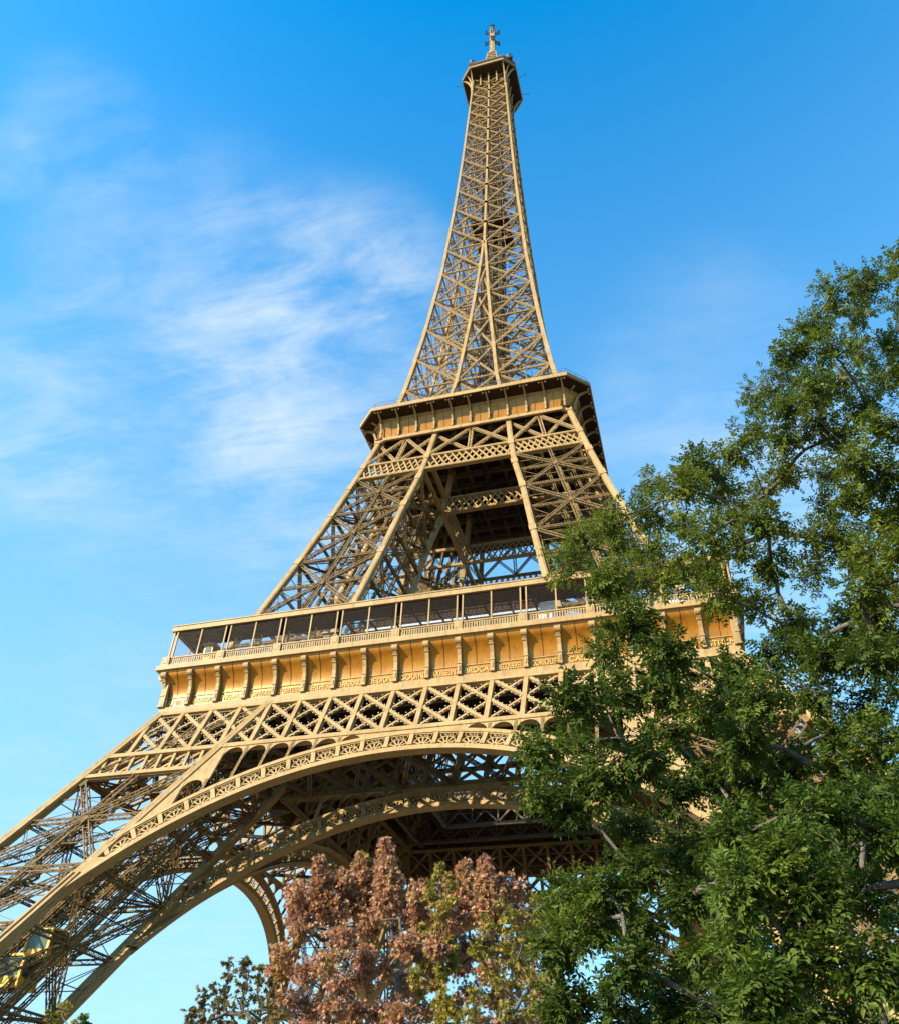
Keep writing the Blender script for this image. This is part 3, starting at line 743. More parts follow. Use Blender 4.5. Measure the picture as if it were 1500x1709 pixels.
# ---------------- upper shaft
SZ = [115.9, 126.4, 136.4, 146.9, 157.6, 168.8, 178.8, 188.3, 198.1, 207.4, 216.2, 224.3, 231.9, 239.5, 246.8, 253.6, 260.0, 266.0, 271.5, 276.3]
SH = empty('shaft'); SH.parent = tower
def sw(z): return .8-.35*(z-115)/160
def shaft_side():
    rl = MB(); mids = [MB(), MB(), MB()]; br = MB()
    for z0, z1 in zip(SZ, SZ[1:]):
        n = fn((z0+z1)/2); w0 = sw(z0)
        P = lambda x, z, o=.3: Vector((x, -(h(z)-o), z))
        H0, H1, G0, G1 = h(z0)-w0/2, h(z1)-w0/2, g(z0), g(z1)
        rl.bar(P(-H0, z0, w0/2), P(-H1, z1, w0/2), w0, w0, (0, -1, 0))            # corner rail
        if z0 < 178:
            for s in (-1, 1): mids[(s+1)//2].bar(P(s*(G0+w0*.3), z0), P(s*(G1+w0*.3), z1), w0*.8, w0*.8, n)
        else: mids[2].bar(P(0, z0), P(0, z1), w0*.85, w0*.8, n)
        gi0, gi1 = (G0+w0*.3, G1+w0*.3) if z0 < 178 else (0, 0)
        bwid = .43-.17*(z0-115)/160; ch = .10
        for s in (-1, 1):
            a0, a1, b0, b1 = P(s*H0, z0, .15), P(s*H1, z1, .15), P(s*gi0, z0, .15), P(s*gi1, z1, .15)
            k = Vector((0, .35, 0))
            br.laced(a1, b0, bwid*1.1, .35, n, ch, .055, bwid*1.8); br.laced(b1+k, a0+k, bwid*.9, .3, n, ch*.9, .05, bwid*1.8)
            br.laced(a1+k*.5, b1+k*.5, bwid*.9, .3, n, ch, .05, bwid*1.8)
            for q in (a1, b1): gusset(br, q+Vector((0, -.1, 0)), n, (0, 0, 1), bwid*2.3, .2)
            br.bar(a0.lerp(a1, .5)+k, b0.lerp(b1, .5)+k, .12, .12, n)
            k3 = Vector((0, 1.1, 0)); am, bm0 = a0.lerp(a1, .5), b0.lerp(b1, .5)          # light secondary lattice behind
            for u_, v_ in ((a0, bm0), (b0, am), (am, b1), (bm0, a1), (am, bm0), (a0.lerp(b0, .5), a1.lerp(b1, .5))): br.bar(u_+k3, v_+k3, .09, .09, n)
        if G0 > .9:
            br.laced(P(-gi0, z0), P(gi1, z1), bwid*.8, .3, n, ch, .05, bwid*1.8); br.laced(P(gi0, z0, .6), P(-gi1, z1, .6), bwid*.8, .3, n, ch, .05, bwid*1.8)
            br.laced(P(-gi1, z1), P(gi1, z1), bwid*.8, .3, n, ch, .05, bwid*1.8)
            # inner faces of the four legs
            for s in (-1, 1):
                A0, A1 = Vector((s*gi0, -H0, z0)), Vector((s*gi1, -H1, z1)); B0, B1 = Vector((s*gi0, -gi0, z0)), Vector((s*gi1, -gi1, z1))
                br.laced(A0, B1, bwid*.8, .3, (1, 0, 0), ch, .05, bwid*2); br.laced(B0, A1, bwid*.8, .3, (1, 0, 0), ch, .05, bwid*2)
                br.laced(A1, B1, bwid*.8, .3, (1, 0, 0), ch, .05, bwid*2)
                br.laced(B0, B1, bwid, .4, (1, 0, 0), ch, .05, bwid*2)
        # floor-level diaphragm
        br.bar(P(-H1, z1, .3), P(0, z1, H1), .22, .18, (0, 0, 1)); br.bar(P(H1, z1, .3), P(0, z1, H1), .22, .18, (0, 0, 1))
        br.bar((0, -H1, z1), (0, 0, z1), .3, .2, (0, 0, 1))
    return [rl]+mids, br
rl, br = shaft_side()
for i in range(4):
    if i == 0: rms = [link('rail', x.mesh('rail', IRON), SH) for x in rl]; bm_ = link('bracing', br.mesh('bracing', IRON), SH)
    else:
        for rm in rms: link('rail', rm.data, SH, R(90)*i)
        link('bracing', bm_.data, SH, R(90)*i)
mb = MB()
for x, y in ((-2.2, -2.2), (2.2, -2.2), (2.2, 2.2), (-2.2, 2.2), (0, -2.6), (0, 2.6)):
    mb.laced((x, y, 111), (x*.9, y*.9, 276), .75, .75, (0, -1, 0), .16, .07, .9)
for k in range(80):
    z = 116+k*2; mb.bar((-2.2, -2.2, z), (2.2, -2.2, z), .14, .14); mb.bar((-2.2, 2.2, z), (2.2, 2.2, z), .14, .14); mb.bar((-2.2, -2.2, z), (-2.2, 2.2, z), .14, .14); mb.bar((2.2, -2.2, z), (2.2, 2.2, z), .14, .14)
    a, b = ((-1.5, 1.5) if k % 2 else (1.5, -1.5)); mb.bar((a, .6, z), (b, .6, z+2), .8, .08, (0, 0, 1)); mb.bar((a, .2, z+1), (b, .2, z+3), .08, .08)
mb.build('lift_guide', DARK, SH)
mb = MB(); mb.box(-4.6, 4.6, -4.6, 4.6, 195.6, 196.1); mb.box(-2.3, 2.3, -2.3, 2.3, 191.5, 195.5); mb.build('landing', BROWN, SH)

# ---------------- summit cabin and mast
SM = empty('summit'); SM.parent = tower
w3, c3 = 8.5, 3.19
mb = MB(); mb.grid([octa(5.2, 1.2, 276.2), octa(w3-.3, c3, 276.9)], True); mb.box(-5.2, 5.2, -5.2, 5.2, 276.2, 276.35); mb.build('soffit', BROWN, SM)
mb = MB(); mb.grid([octa(w3-.3, c3, 276.9), octa(w3-.3, c3, 277.1), octa(w3, c3, 277.1), octa(w3, c3, 277.75), octa(w3-.3, c3, 277.8), octa(7.6, 2.8, 277.8), octa(7.6, 2.8, 280.6), octa(8.1, 3, 280.7), octa(8.1, 3, 281.0), octa(6, 2.2, 281.3), octa(5, 1.8, 285), octa(3, 1, 287), octa(2.5, .9, 291)], True)
mb.build('cabin_wall', IRON, SM)
def bracket3(r0, r1, z0):
    mb = MB(); pts = [(r0+(r1-r0)*(1-math.cos(i/7*math.pi/2)), z0+(276.8-z0)*math.sin(i/7*math.pi/2)) for i in range(8)]
    for (y0, za), (y1, zb_) in zip(pts, pts[1:]): mb.bar((0, -y0, za), (0, -y1, zb_), .38, .5, (0, -1, .3))
    return mb.mesh('console', IRON)
bm3 = bracket3(5.3, 8.3, 268.0); bm5 = bracket3(5.3, 6.0, 270.5); bm4 = bracket3(7.0, 9.2, 267.5)
for s in range(4):
    a = R(90)*s
    for x in (-5.0, 5.0):
        q = link('console', bm3, SM, a); q.location = Matrix.Rotation(a, 3, 'Z') @ Vector((x, 0, 0))
    for x in (-2.5, 0, 2.5):
        q = link('console', bm5, SM, a); q.location = Matrix.Rotation(a, 3, 'Z') @ Vector((x, 0, 0))
    q = link('console', bm4, SM, a+R(45))
mb = MB()
o8 = octa(8.3, 3.1, 277.8)
for zz in (278.6, 279.4, 280.2):
    o_ = octa(8.3, 3.1, zz)
    for a, b in zip(o_, o_[1:]+o_[:1]): mb.bar(a, b, .07, .07, (0, 0, 1))
for a, b in zip(o8, o8[1:]+o8[:1]):
    a, b = Vector(a), Vector(b); k = int((b-a).length/.6)
    for i in range(k): v = a.lerp(b, i/k); mb.bar(v, v+Vector((0, 0, 2.7)), .06, .06)
mb.build('safety_net', WIRE, SM)
rng = random.Random(12)
mb = MB()
for i in range(34):
    a = rng.uniform(0, 2*math.pi); r_ = rng.uniform(6.2, 8.2); L = rng.uniform(1.5, 4.8)
    x, y = r_*math.cos(a), r_*math.sin(a); mb.bar((x, y, 280.8), (x, y, 281+L), .09, .09)
    if i % 3 == 0: mb.bar((x-.5, y, 281+L*.8), (x+.5, y, 281+L*.8), .06, .06)
for x, y, dx_, dy_ in ((-8.4, -3, -2.6, -.4), (8.4, -1, 2.4, -.6), (8.4, 4, 2.2, .5), (-8.3, 2, -2.2, .6), (8.2, -5, 1.8, -1.2)):
    mb.bar((x, y, 278.4), (x+dx_, y+dy_, 278.9), .1, .1); mb.bar((x+dx_, y+dy_, 277.8), (x+dx_, y+dy_, 280.2), .08, .08)
mb.build('antenna', STEEL, SM)
for x, y in ((-4.8, -7.3), (6.7, -6.2), (6.5, 5.5), (-6.6, 5.8)):
    mb = MB(); mb.box(x-.9, x+.9, y-.8, y+.8, 280.9, 282.3); mb.lathe((x, y, 282.3), [(.9, 0), (1.15, .5), (1.0, 1.1), (.45, 1.5), (.1, 1.6)], 12); mb.build('antenna_housing', STEEL, SM)
mb = MB()
for z in np.arange(291, 303, 2.4):
    r0, r1 = 2.2-(z-291)/12*.9, 2.2-(z+2.4-291)/12*.9
    cs0 = [(-r0, -r0, z), (r0, -r0, z), (r0, r0, z), (-r0, r0, z)]; cs1 = [(-r1, -r1, z+2.4), (r1, -r1, z+2.4), (r1, r1, z+2.4), (-r1, r1, z+2.4)]
    for i in range(4):
        j = (i+1) % 4
        mb.bar(cs0[i], cs1[i], .3, .3); mb.bar(cs0[i], cs1[j], .18, .18); mb.bar(cs0[j], cs1[i], .18, .18); mb.bar(cs1[i], cs1[j], .2, .2)
mb.lathe((0, 0, 0), [(.85, 291), (.85, 302.9), (1.5, 303), (1.5, 304.2), (.85, 304.3), (.82, 314), (1.05, 314.1), (1.05, 314.6), (.78, 314.7), (.72, 324.6), (.9, 324.7), (.9, 325.4), (.2, 325.6), (.14, 329.5)], 14)
for i in range(4):
    a = R(45)+R(90)*i; mb.bar((.95*math.cos(a), .95*math.sin(a), 304.5), (.9*math.cos(a), .9*math.sin(a), 323.5), .3, .3)
mb.build('mast', IRON, SM)
for z, L, zz in ((320.5, 1.7, 2.8), (314.5, 1.7, -2.2)):
    mb = MB()
    for i in range(4):
        a = R(14)+R(90)*i; c_, s_ = math.cos(a), math.sin(a)
        for d in (-.35, .35): mb.bar((.6*c_-d*s_, .6*s_+d*c_, z), ((.6+L)*c_-d*s_, (.6+L)*s_+d*c_, z+zz*.75), .32, .32)
        e = Vector(((.6+L)*c_, (.6+L)*s_, z+zz*.75)); mb.bar(e-Vector((-s_, c_, 0))*.8, e+Vector((-s_, c_, 0))*.8, .34, .34); mb.bar(e-Vector((0, 0, .9)), e+Vector((0, 0, .9)), .22, .22)
    mb.build('antenna_arm', STEEL, SM)

# ---------------- lift car in the near left leg
car = empty('lift_car', (-38.0, -38.0, 21.2)); tag(car, 'yellow double deck lift car climbing inside the tower leg', 'lift')
for dx_, dz in ((-.62, .35), (.62, 2.95)):
    mb = MB(); x, y = dx_, dx_; w = 1.3; H_ = 2.7
    fr_ = .24
    for sx in (-1, 1):
        for sy in (-1, 1): mb.box(x+sx*w-fr_/2, x+sx*w+fr_/2, y+sy*w-fr_/2, y+sy*w+fr_/2, dz+.12, dz+H_-.12)
    mb.box(x-w-.15, x+w+.15, y-w-.15, y+w+.15, dz-.14, dz+.12); mb.box(x-w-.15, x+w+.15, y-w-.15, y+w+.15, dz+H_-.12, dz+H_+.1)
    for sy in (-1, 1): mb.box(x-w+.12, x+w-.12, y+sy*(w-.02)-.06, y+sy*(w-.02)+.06, dz+.12, dz+.85); mb.box(x+sy*(w-.02)-.06, x+sy*(w-.02)+.06, y-w+.12, y+w-.12, dz+.12, dz+.85)
    cb = mb.build('cabin', YELLOW, car)
    mb = MB()
    for sy in (-1, 1): mb.box(x-w+.12, x+w-.12, y+sy*(w-.02)-.03, y+sy*(w-.02)+.03, dz+.85, dz+H_-.12); mb.box(x+sy*(w-.02)-.03, x+sy*(w-.02)+.03, y-w+.12, y+w-.12, dz+.85, dz+H_-.12)
    mb.build('window', GLASS, cb)

# ---------------- pavilion and panels on the first floor
pv = empty('glass_pavilion', (0, -20, 57.4)); tag(pv, 'low glass walled pavilion with sloping front on the first floor of the tower', 'pavilion')
mb = MB(); mb.prism([(-10.5, -8.6, .1), (-10.5, -7.2, 6.8), (-10.5, 5, 6.8), (-10.5, 5, .1)], (22.5, 0, 0)); mb.build('glass_wall', GLASS, pv)
mb = MB(); mb.box(-10.9, 12.4, -7.7, 5.5, 6.85, 7.35); mb.build('roof', PALE, pv)
mb = MB()
for i in range(15):
    x = -10.4+22.3*i/14; mb.bar((x, -8.72, .1), (x, -7.32, 6.8), .14, .2)
for f in (.02, .4, .62, .84): mb.bar((-10.5, -8.72+1.4*f, .1+6.7*f), (12, -8.72+1.4*f, .1+6.7*f), .16, .16, (0, -1, .3))
mb.build('mullion', IRON, pv)
mb = MB()
for i in range(20):
    x = -10+21.4*i/19; mb.bar((x, -6.6, 7.7), (x, -6.6, 10.4), .12, .12); mb.bar((x, -6.6, 7.8), (x+1.1, -6.6, 10.3), .07, .07)
mb.box(-10.4, 11.8, -6.4, 4.5, 7.75, 10.4); mb.build('roof_plant_screen', BROWN, pv)
for (x, y, wd, ht, lab) in ((13.7, -32.6, 1.9, 5.1, 'plain white panel leaning behind the first floor balustrade beside the glass pavilion'), (24.9, -32.0, 3.4, 4.8, 'wide white panel on the first floor gallery partly hidden by green leaves'), (28.6, -32.2, 1.8, 4.6, 'narrow white panel near the leafy corner of the first floor gallery')):
    pn = empty('display_panel', (x, y, 57.4)); tag(pn, lab, 'panel', 'white panels on the first floor gallery'); pn.rotation_euler = (R(-12), 0, 0)
    mb = MB(); mb.box(-wd/2, wd/2, -.05, .05, .5, .5+ht); mb.build('board', WHITE, pn)
    mb = MB()
    for s in (-1, 1): mb.bar((s*(wd/2-.1), .08, .02), (s*(wd/2-.1), .08, .5+ht), .08, .08)
    mb.bar((-wd/2, .08, .45), (wd/2, .08, .45), .08, .08); mb.build('frame', STEEL, pn)

for x, wd, bh, lab in ((-30.4, 1.2, 4.7, 'tall narrow ochre booth behind the balustrade near the open corner of the gallery'), (-13.4, 1.8, 4.1, 'wide ochre booth behind the balustrade beside the glass pavilion')):
    kb = empty('booth', (x, -31.9, 57.4)); tag(kb, lab, 'booth', 'booths on the first floor gallery')
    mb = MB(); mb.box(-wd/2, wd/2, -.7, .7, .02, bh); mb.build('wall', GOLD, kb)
    mb = MB(); mb.box(-wd/2-.2, wd/2+.2, -.95, .95, bh, bh+.2); mb.build('roof', IRON, kb)
    mb = MB(); mb.box(-wd/2+.2, wd/2-.2, -.78, -.7, bh-1.7, bh-.3); mb.build('window', GLASS, kb)

# ------------------------------------------------------------------ ground
mb = MB(); mb.poly([(-3000, -3000, GZ), (3000, -3000, GZ), (3000, 3000, GZ), (-3000, 3000, GZ)], [(0, 1, 2, 3)])
gr = mb.build('ground', SAND); gr['kind'] = 'structure'

# ------------------------------------------------------------------ trees
LEAFLET = ([(0, 0, 0), (.30, .5, .07), (.62, .36, .05), (1, 0, -.10), (.62, -.36, .05), (.30, -.5, .07)], [(0, 1, 2, 3), (0, 3, 4, 5)])
STAR = ([(0, 0, 0), (.12, .45, .05), (.42, .20, 0), (.78, .52, -.05), (.62, .12, 0), (1.0, 0, -.08), (.62, -.12, 0), (.78, -.52, -.05), (.42, -.20, 0), (.12, -.45, .05)], [(0, 1, 2), (2, 3, 4), (4, 5, 6), (6, 7, 8), (8, 9, 0), (0, 2, 4, 6, 8)])
def leaves_mesh(name, P, D, U, L, Wd, tmpl, material):
    tv = np.array(tmpl[0]); k = len(tv); n = len(P)
    D = D/np.maximum(np.linalg.norm(D, axis=1, keepdims=True), 1e-9); S = np.cross(D, U); S /= np.maximum(np.linalg.norm(S, axis=1, keepdims=True), 1e-9); U = np.cross(S, D)
    V = P[:, None]+(tv[None, :, 0:1]*L[:, None, None])*D[:, None]+(tv[None, :, 1:2]*Wd[:, None, None])*S[:, None]+(tv[None, :, 2:3]*L[:, None, None])*U[:, None]
    fl = np.concatenate([np.array(f) for f in tmpl[1]]); nf = np.array([len(f) for f in tmpl[1]])
    loops = (fl[None]+k*np.arange(n)[:, None]).ravel()
    return np_mesh(name, V.reshape(-1, 3), loops, np.tile(nf, n), material)
def make_tree(name, label, cat, trunk, clusters, leafm, per, L, pinnate, seed, thick=.035, trunk_r=.2, group=None, droop=.35, spread=1.0):
    rs = np.random.default_rng(seed); rng = random.Random(seed)
    root = empty(name, trunk[0]); tag(root, label, cat, group); base = Vector(trunk[0])
    # skeleton: every clump joins the nearest point already grown, seen from the trunk top outwards
    nodes = [Vector(t)-base for t in trunk]; par = [max(0, i-1) for i in range(len(trunk))]; par[0] = -1
    cl = sorted(clusters, key=lambda c: (Vector(c[:3])-base-nodes[-1]).length)
    own = []
    for c in cl:
        p = Vector(c[:3])-base
        best = min(range(len(nodes)), key=lambda i: (nodes[i]-p).length+.35*max(0, nodes[i].z-p.z+.2)+(1.5 if i == 0 else 0))
        q = nodes[best]; d = p-q
        if d.length > .5:                                       # a bent limb
            mid = q+d*.5+Vector((rng.uniform(-1, 1), rng.uniform(-1, 1), rng.uniform(.1, 1.0)))*d.length*.11
            nodes.append(mid); par.append(best); best = len(nodes)-1
        nodes.append(p); par.append(best); own.append(len(nodes)-1)
    load = [0.0]*len(nodes)
    for i in own: load[i] += 1
    for i in range(len(nodes)-1, 0, -1): load[par[i]] += load[i]
    rad = [thick*.42*max(l, .5)**.48 for l in load]
    for i in range(len(trunk)): rad[i] = max(rad[i], trunk_r*(1-.45*i/max(1, len(trunk)-1)))
    tr = MB(); br = MB()
    pts = [nodes[i] for i in range(len(trunk))]; tr.tube(pts, [rad[i]*(1.25 if i == 0 else 1) for i in range(len(trunk))], 10)
    tr.build('trunk', BARK, root, True)
    for i in range(len(trunk), len(nodes)):
        a, b = nodes[par[i]], nodes[i]; ra, rb = min(rad[par[i]], rad[i]*1.5), rad[i]
        m1 = a.lerp(b, .5)+Vector((rng.uniform(-1, 1), rng.uniform(-1, 1), rng.uniform(-1, 1)))*(b-a).length*.05
        br.tube([a, m1, b], [ra, (ra+rb)/2, rb], 6)
    P, D, U = [], [], []
    for c in cl:
        cc = np.array(c[:3])-np.array(base); Rr = c[3]; nt = max(3, int(per*1.0)) if per >= 3 else 3
        for t in range(nt):
            v = rs.normal(size=3); v /= np.linalg.norm(v); rr = Rr*spread*(rs.random()**.45); v[2] *= .85
            e = cc+v*rr; s = cc+v*rr*.25+rs.normal(size=3)*Rr*.08
            m1 = (s+e)/2+rs.normal(size=3)*Rr*.06
            br.tube([Vector(s), Vector(m1), Vector(e)], [thick*.16, thick*.11, thick*.05], 3)
            d0 = e-m1; d0 /= np.linalg.norm(d0)+1e-9
            if pinnate:
                nb = 3
                for b in range(nb):                        # compound leaves of paired leaflets
                    o = e-d0*Rr*.22*b; d = d0+rs.normal(size=3)*.75; d[2] -= droop; d /= np.linalg.norm(d)
                    sd_ = np.cross(d, (0, 0, 1)+rs.normal(size=3)*.35); sd_ /= np.linalg.norm(sd_)+1e-9
                    un = np.cross(sd_, d); rl_ = L*2.3
                    for j in range(3):
                        q = o+d*rl_*(.28+.3*j)
                        for sg in (-1, 1):
                            P.append(q); D.append(d*.55+sd_*sg*.8+rs.normal(size=3)*.16-np.array((0, 0, .12))); U.append(un+rs.normal(size=3)*.25)
                    P.append(o+d*rl_); D.append(d+rs.normal(size=3)*.1); U.append(un)
            else:
                for j in range(5):
                    q = m1+(e-m1)*(j/3.2)+rs.normal(size=3)*Rr*.05; d = rs.normal(size=3)+d0*.6; d[2] -= droop
                    P.append(q); D.append(d); U.append(rs.normal(size=3)+np.array((0, 0, .6)))
    br.build('branch', BARK, root, True)
    P, D, U = np.array(P), np.array(D), np.array(U); n = len(P)
    ls = L*rs.uniform(.7, 1.25, n)
    me = leaves_mesh('foliage', P, D, U, ls, ls*(.46 if pinnate else 1.0), LEAFLET if pinnate else STAR, leafm)
    link('foliage', me, root)
    return root
# clumps of foliage: centre and radius in metres
A = [(31.52,-102.84,19.6,0.56),(29.07,-103.59,17.16,0.5),(29.64,-102.17,14.88,0.43),(30.54,-105.45,15.12,0.38),(28.27,-103.66,14.63,0.42),(31.01,-107.43,16.35,0.38),(31.87,-103.76,17.01,0.43),(28.47,-104.58,15.88,0.34),(30.18,-105.77,13.89,0.31),(30.23,-105.0,18.21,0.36),(30.32,-105.63,11.9,0.34),(29.88,-103.65,14.44,0.34),(30.2,-104.85,13.78,0.32),(27.47,-105.76,14.23,0.4),(30.55,-103.34,13.46,0.36),(29.1,-102.09,17.02,0.49),(25.71,-103.27,15.55,0.37),(31.62,-103.53,15.23,0.34),(32.01,-103.4,19.08,0.46),(29.38,-104.46,16.13,0.35),(29.27,-106.5,11.71,0.3),(29.93,-106.12,12.36,0.3),(30.18,-104.36,16.08,0.36),(26.35,-101.97,16.27,0.39),(30.28,-102.47,16.91,0.48),(26.98,-104.77,14.64,0.37),(28.05,-105.0,14.86,0.39),(29.33,-106.01,11.2,0.27),(30.05,-106.74,11.64,0.28),(26.98,-102.44,15.74,0.41),(29.93,-105.04,14.23,0.33),(30.67,-104.64,16.43,0.4),(31.52,-103.89,16.18,0.41),(27.15,-105.0,13.32,0.41),(30.7,-106.74,14.9,0.28),(30.32,-103.78,12.32,0.38),(33.09,-103.46,20.21,0.45),(28.31,-103.93,13.29,0.4),(31.44,-104.98,19.15,0.4),(31.4,-103.65,17.92,0.47),(32.43,-103.61,19.84,0.39),(29.82,-104.62,16.28,0.44),(27.67,-106.04,13.09,0.36),(27.06,-102.03,17.71,0.55),(26.28,-106.31,12.4,0.27),(30.1,-102.65,19.5,0.54),(29.52,-102.5,19.24,0.46),(30.56,-104.15,17.49,0.35),(28.69,-104.53,12.51,0.34),(31.9,-106.44,17.28,0.41),(31.36,-104.06,19.46,0.44),(28.74,-104.79,11.94,0.34),(31.45,-106.18,15.67,0.34),(29.88,-105.97,14.1,0.38),(29.29,-103.86,15.82,0.35),(29.56,-105.39,11.97,0.25),(30.42,-105.41,13.57,0.34),(29.37,-103.46,12.6,0.34),(31.35,-103.6,15.73,0.37),(30.54,-105.73,12.76,0.31),(26.67,-103.91,14.05,0.46),(25.58,-104.5,14.11,0.45),(28.34,-103.72,15.28,0.35),(27.7,-102.83,14.78,0.37),(30.26,-104.98,11.49,0.26),(31.18,-106.3,14.96,0.33),(29.67,-105.48,17.14,0.33),(29.4,-103.78,14.51,0.44),(28.41,-105.94,13.34,0.29),(28.56,-104.86,13.31,0.3),(30.18,-105.43,17.05,0.43),(31.31,-106.64,15.76,0.35),(27.73,-105.17,12.72,0.37),(31.2,-105.76,14.66,0.39),(27.56,-101.92,16.62,0.45),(31.44,-104.63,15.03,0.42),(27.76,-105.4,15.0,0.34),(29.42,-104.83,16.48,0.33),(26.31,-105.42,14.15,0.42),(29.63,-105.57,12.77,0.3),(29.58,-103.65,12.97,0.33),(30.75,-105.07,18.91,0.47),(29.44,-106.5,15.1,0.36),(30.01,-103.08,15.49,0.47),(30.63,-107.26,11.05,0.44),(33.25,-106.87,12.44,0.41),(31.84,-104.35,11.96,0.69),(34.71,-105.62,12.95,0.61),(33.04,-107.71,13.77,0.44),(31.82,-105.02,15.68,0.69),(32.58,-107.92,15.81,0.56),(34.98,-105.06,12.46,0.58),(34.93,-105.99,16.83,0.66),(32.96,-105.8,12.8,0.5),(31.94,-107.14,12.44,0.58),(33.55,-106.14,10.03,0.45),(32.87,-106.68,10.61,0.51),(33.38,-104.98,11.85,0.55),(31.66,-105.92,13.68,0.54),(31.88,-108.22,12.38,0.45),(32.5,-106.15,17.84,0.82),(32.92,-106.17,11.94,0.49),(33.97,-104.59,18.32,0.77),(31.01,-106.68,9.84,0.48),(30.56,-105.66,11.19,0.5),(35.39,-105.37,14.35,0.59),(32.47,-107.76,13.78,0.51),(32.33,-105.53,17.02,0.79),(33.23,-104.72,10.39,0.55),(30.19,-107.53,11.61,0.41),(32.72,-105.86,10.54,0.42),(32.36,-105.36,11.92,0.55),(33.63,-106.17,10.71,0.45),(33.7,-107.57,13.5,0.45),(31.89,-107.35,13.16,0.47),(31.39,-107.06,11.5,0.4),(33.47,-105.35,10.37,0.46),(32.43,-105.31,10.49,0.47),(32.64,-107.62,11.08,0.39),(32.59,-105.56,15.65,0.62),(33.93,-106.11,14.07,0.51),(31.31,-104.46,11.01,0.53),(34.76,-104.76,18.26,0.72),(30.87,-107.89,9.78,0.37),(33.23,-107.45,10.49,0.4),(31.53,-103.12,13.68,0.64),(34.69,-106.24,12.27,0.47),(32.55,-108.68,14.54,0.58),(32.12,-104.78,13.6,0.69),(32.59,-109.05,12.83,0.39),(33.24,-108.2,11.55,0.37)]
B = [(28.7,-106.77,9.14,0.23),(28.52,-105.54,10.91,0.37),(27.96,-106.16,9.78,0.27),(28.26,-105.13,11.68,0.38),(27.29,-106.43,10.33,0.32),(29.0,-107.73,9.16,0.2),(26.57,-107.56,10.92,0.28),(26.92,-107.6,10.5,0.31),(29.68,-106.51,10.7,0.27),(27.4,-106.22,9.2,0.25),(28.61,-105.74,10.25,0.26),(26.35,-106.44,10.63,0.29),(29.38,-106.4,10.36,0.31),(29.55,-105.22,9.76,0.35),(27.53,-106.82,9.77,0.28),(26.12,-105.2,9.53,0.35),(25.54,-104.81,10.85,0.42),(26.09,-107.14,9.36,0.32),(25.29,-106.21,9.63,0.31),(29.1,-106.41,10.85,0.3),(25.99,-107.85,9.92,0.32),(27.62,-105.68,11.22,0.32),(25.27,-106.18,10.15,0.3),(26.46,-107.36,9.44,0.29),(28.08,-104.75,9.78,0.32),(29.13,-105.31,10.77,0.36),(26.8,-105.28,9.29,0.26),(27.17,-105.72,9.83,0.28),(28.45,-106.56,9.44,0.24),(29.04,-105.91,9.07,0.25),(25.6,-105.96,9.46,0.29),(29.83,-105.79,10.38,0.27),(26.02,-104.73,12.24,0.45),(28.75,-106.96,9.58,0.3),(26.79,-105.42,10.6,0.34),(26.85,-106.35,10.73,0.3),(27.7,-107.81,9.77,0.29),(28.53,-105.69,9.27,0.34),(28.72,-106.06,11.09,0.3),(29.32,-106.07,8.91,0.29),(26.72,-106.45,9.52,0.31),(27.64,-105.3,9.96,0.36),(30.71,-105.16,10.96,0.47),(30.35,-107.47,8.82,0.45),(29.27,-108.17,6.82,0.34),(30.26,-107.67,7.89,0.31),(29.49,-105.32,7.12,0.5),(29.91,-105.01,7.82,0.53),(30.68,-107.37,9.5,0.48),(29.51,-105.85,8.67,0.42),(29.96,-107.19,8.29,0.35),(30.37,-105.79,9.43,0.45),(29.6,-108.28,7.09,0.31),(29.15,-107.83,8.65,0.42),(30.5,-107.82,8.43,0.39),(30.85,-106.81,10.33,0.51),(29.39,-105.46,8.13,0.45),(30.51,-104.98,8.22,0.43),(29.24,-107.94,7.78,0.35),(29.28,-104.77,7.52,0.43),(30.07,-107.57,9.33,0.36),(29.61,-106.82,9.65,0.51),(31.61,-106.02,9.69,0.51),(30.5,-105.28,11.67,0.56),(26.19,-107.43,7.55,0.19),(26.77,-106.16,8.88,0.32),(26.02,-107.3,8.24,0.22),(27.08,-106.86,7.87,0.27),(26.57,-106.3,7.31,0.24),(26.37,-106.15,7.56,0.29),(26.13,-105.7,7.29,0.3),(26.71,-106.28,8.36,0.23),(26.97,-107.26,6.97,0.23),(25.51,-106.66,7.38,0.21),(26.25,-106.01,8.77,0.25),(25.84,-105.78,7.58,0.31),(25.84,-107.06,7.99,0.25),(26.63,-105.18,8.02,0.25),(27.12,-105.45,8.7,0.32),(26.24,-106.35,8.14,0.23),(27.17,-106.86,8.68,0.23),(27.15,-106.78,7.51,0.25),(25.56,-106.34,7.1,0.26),(25.45,-106.79,7.89,0.24),(25.3,-105.18,8.79,0.33),(26.91,-107.25,7.22,0.25),(27.25,-105.58,7.44,0.28)]
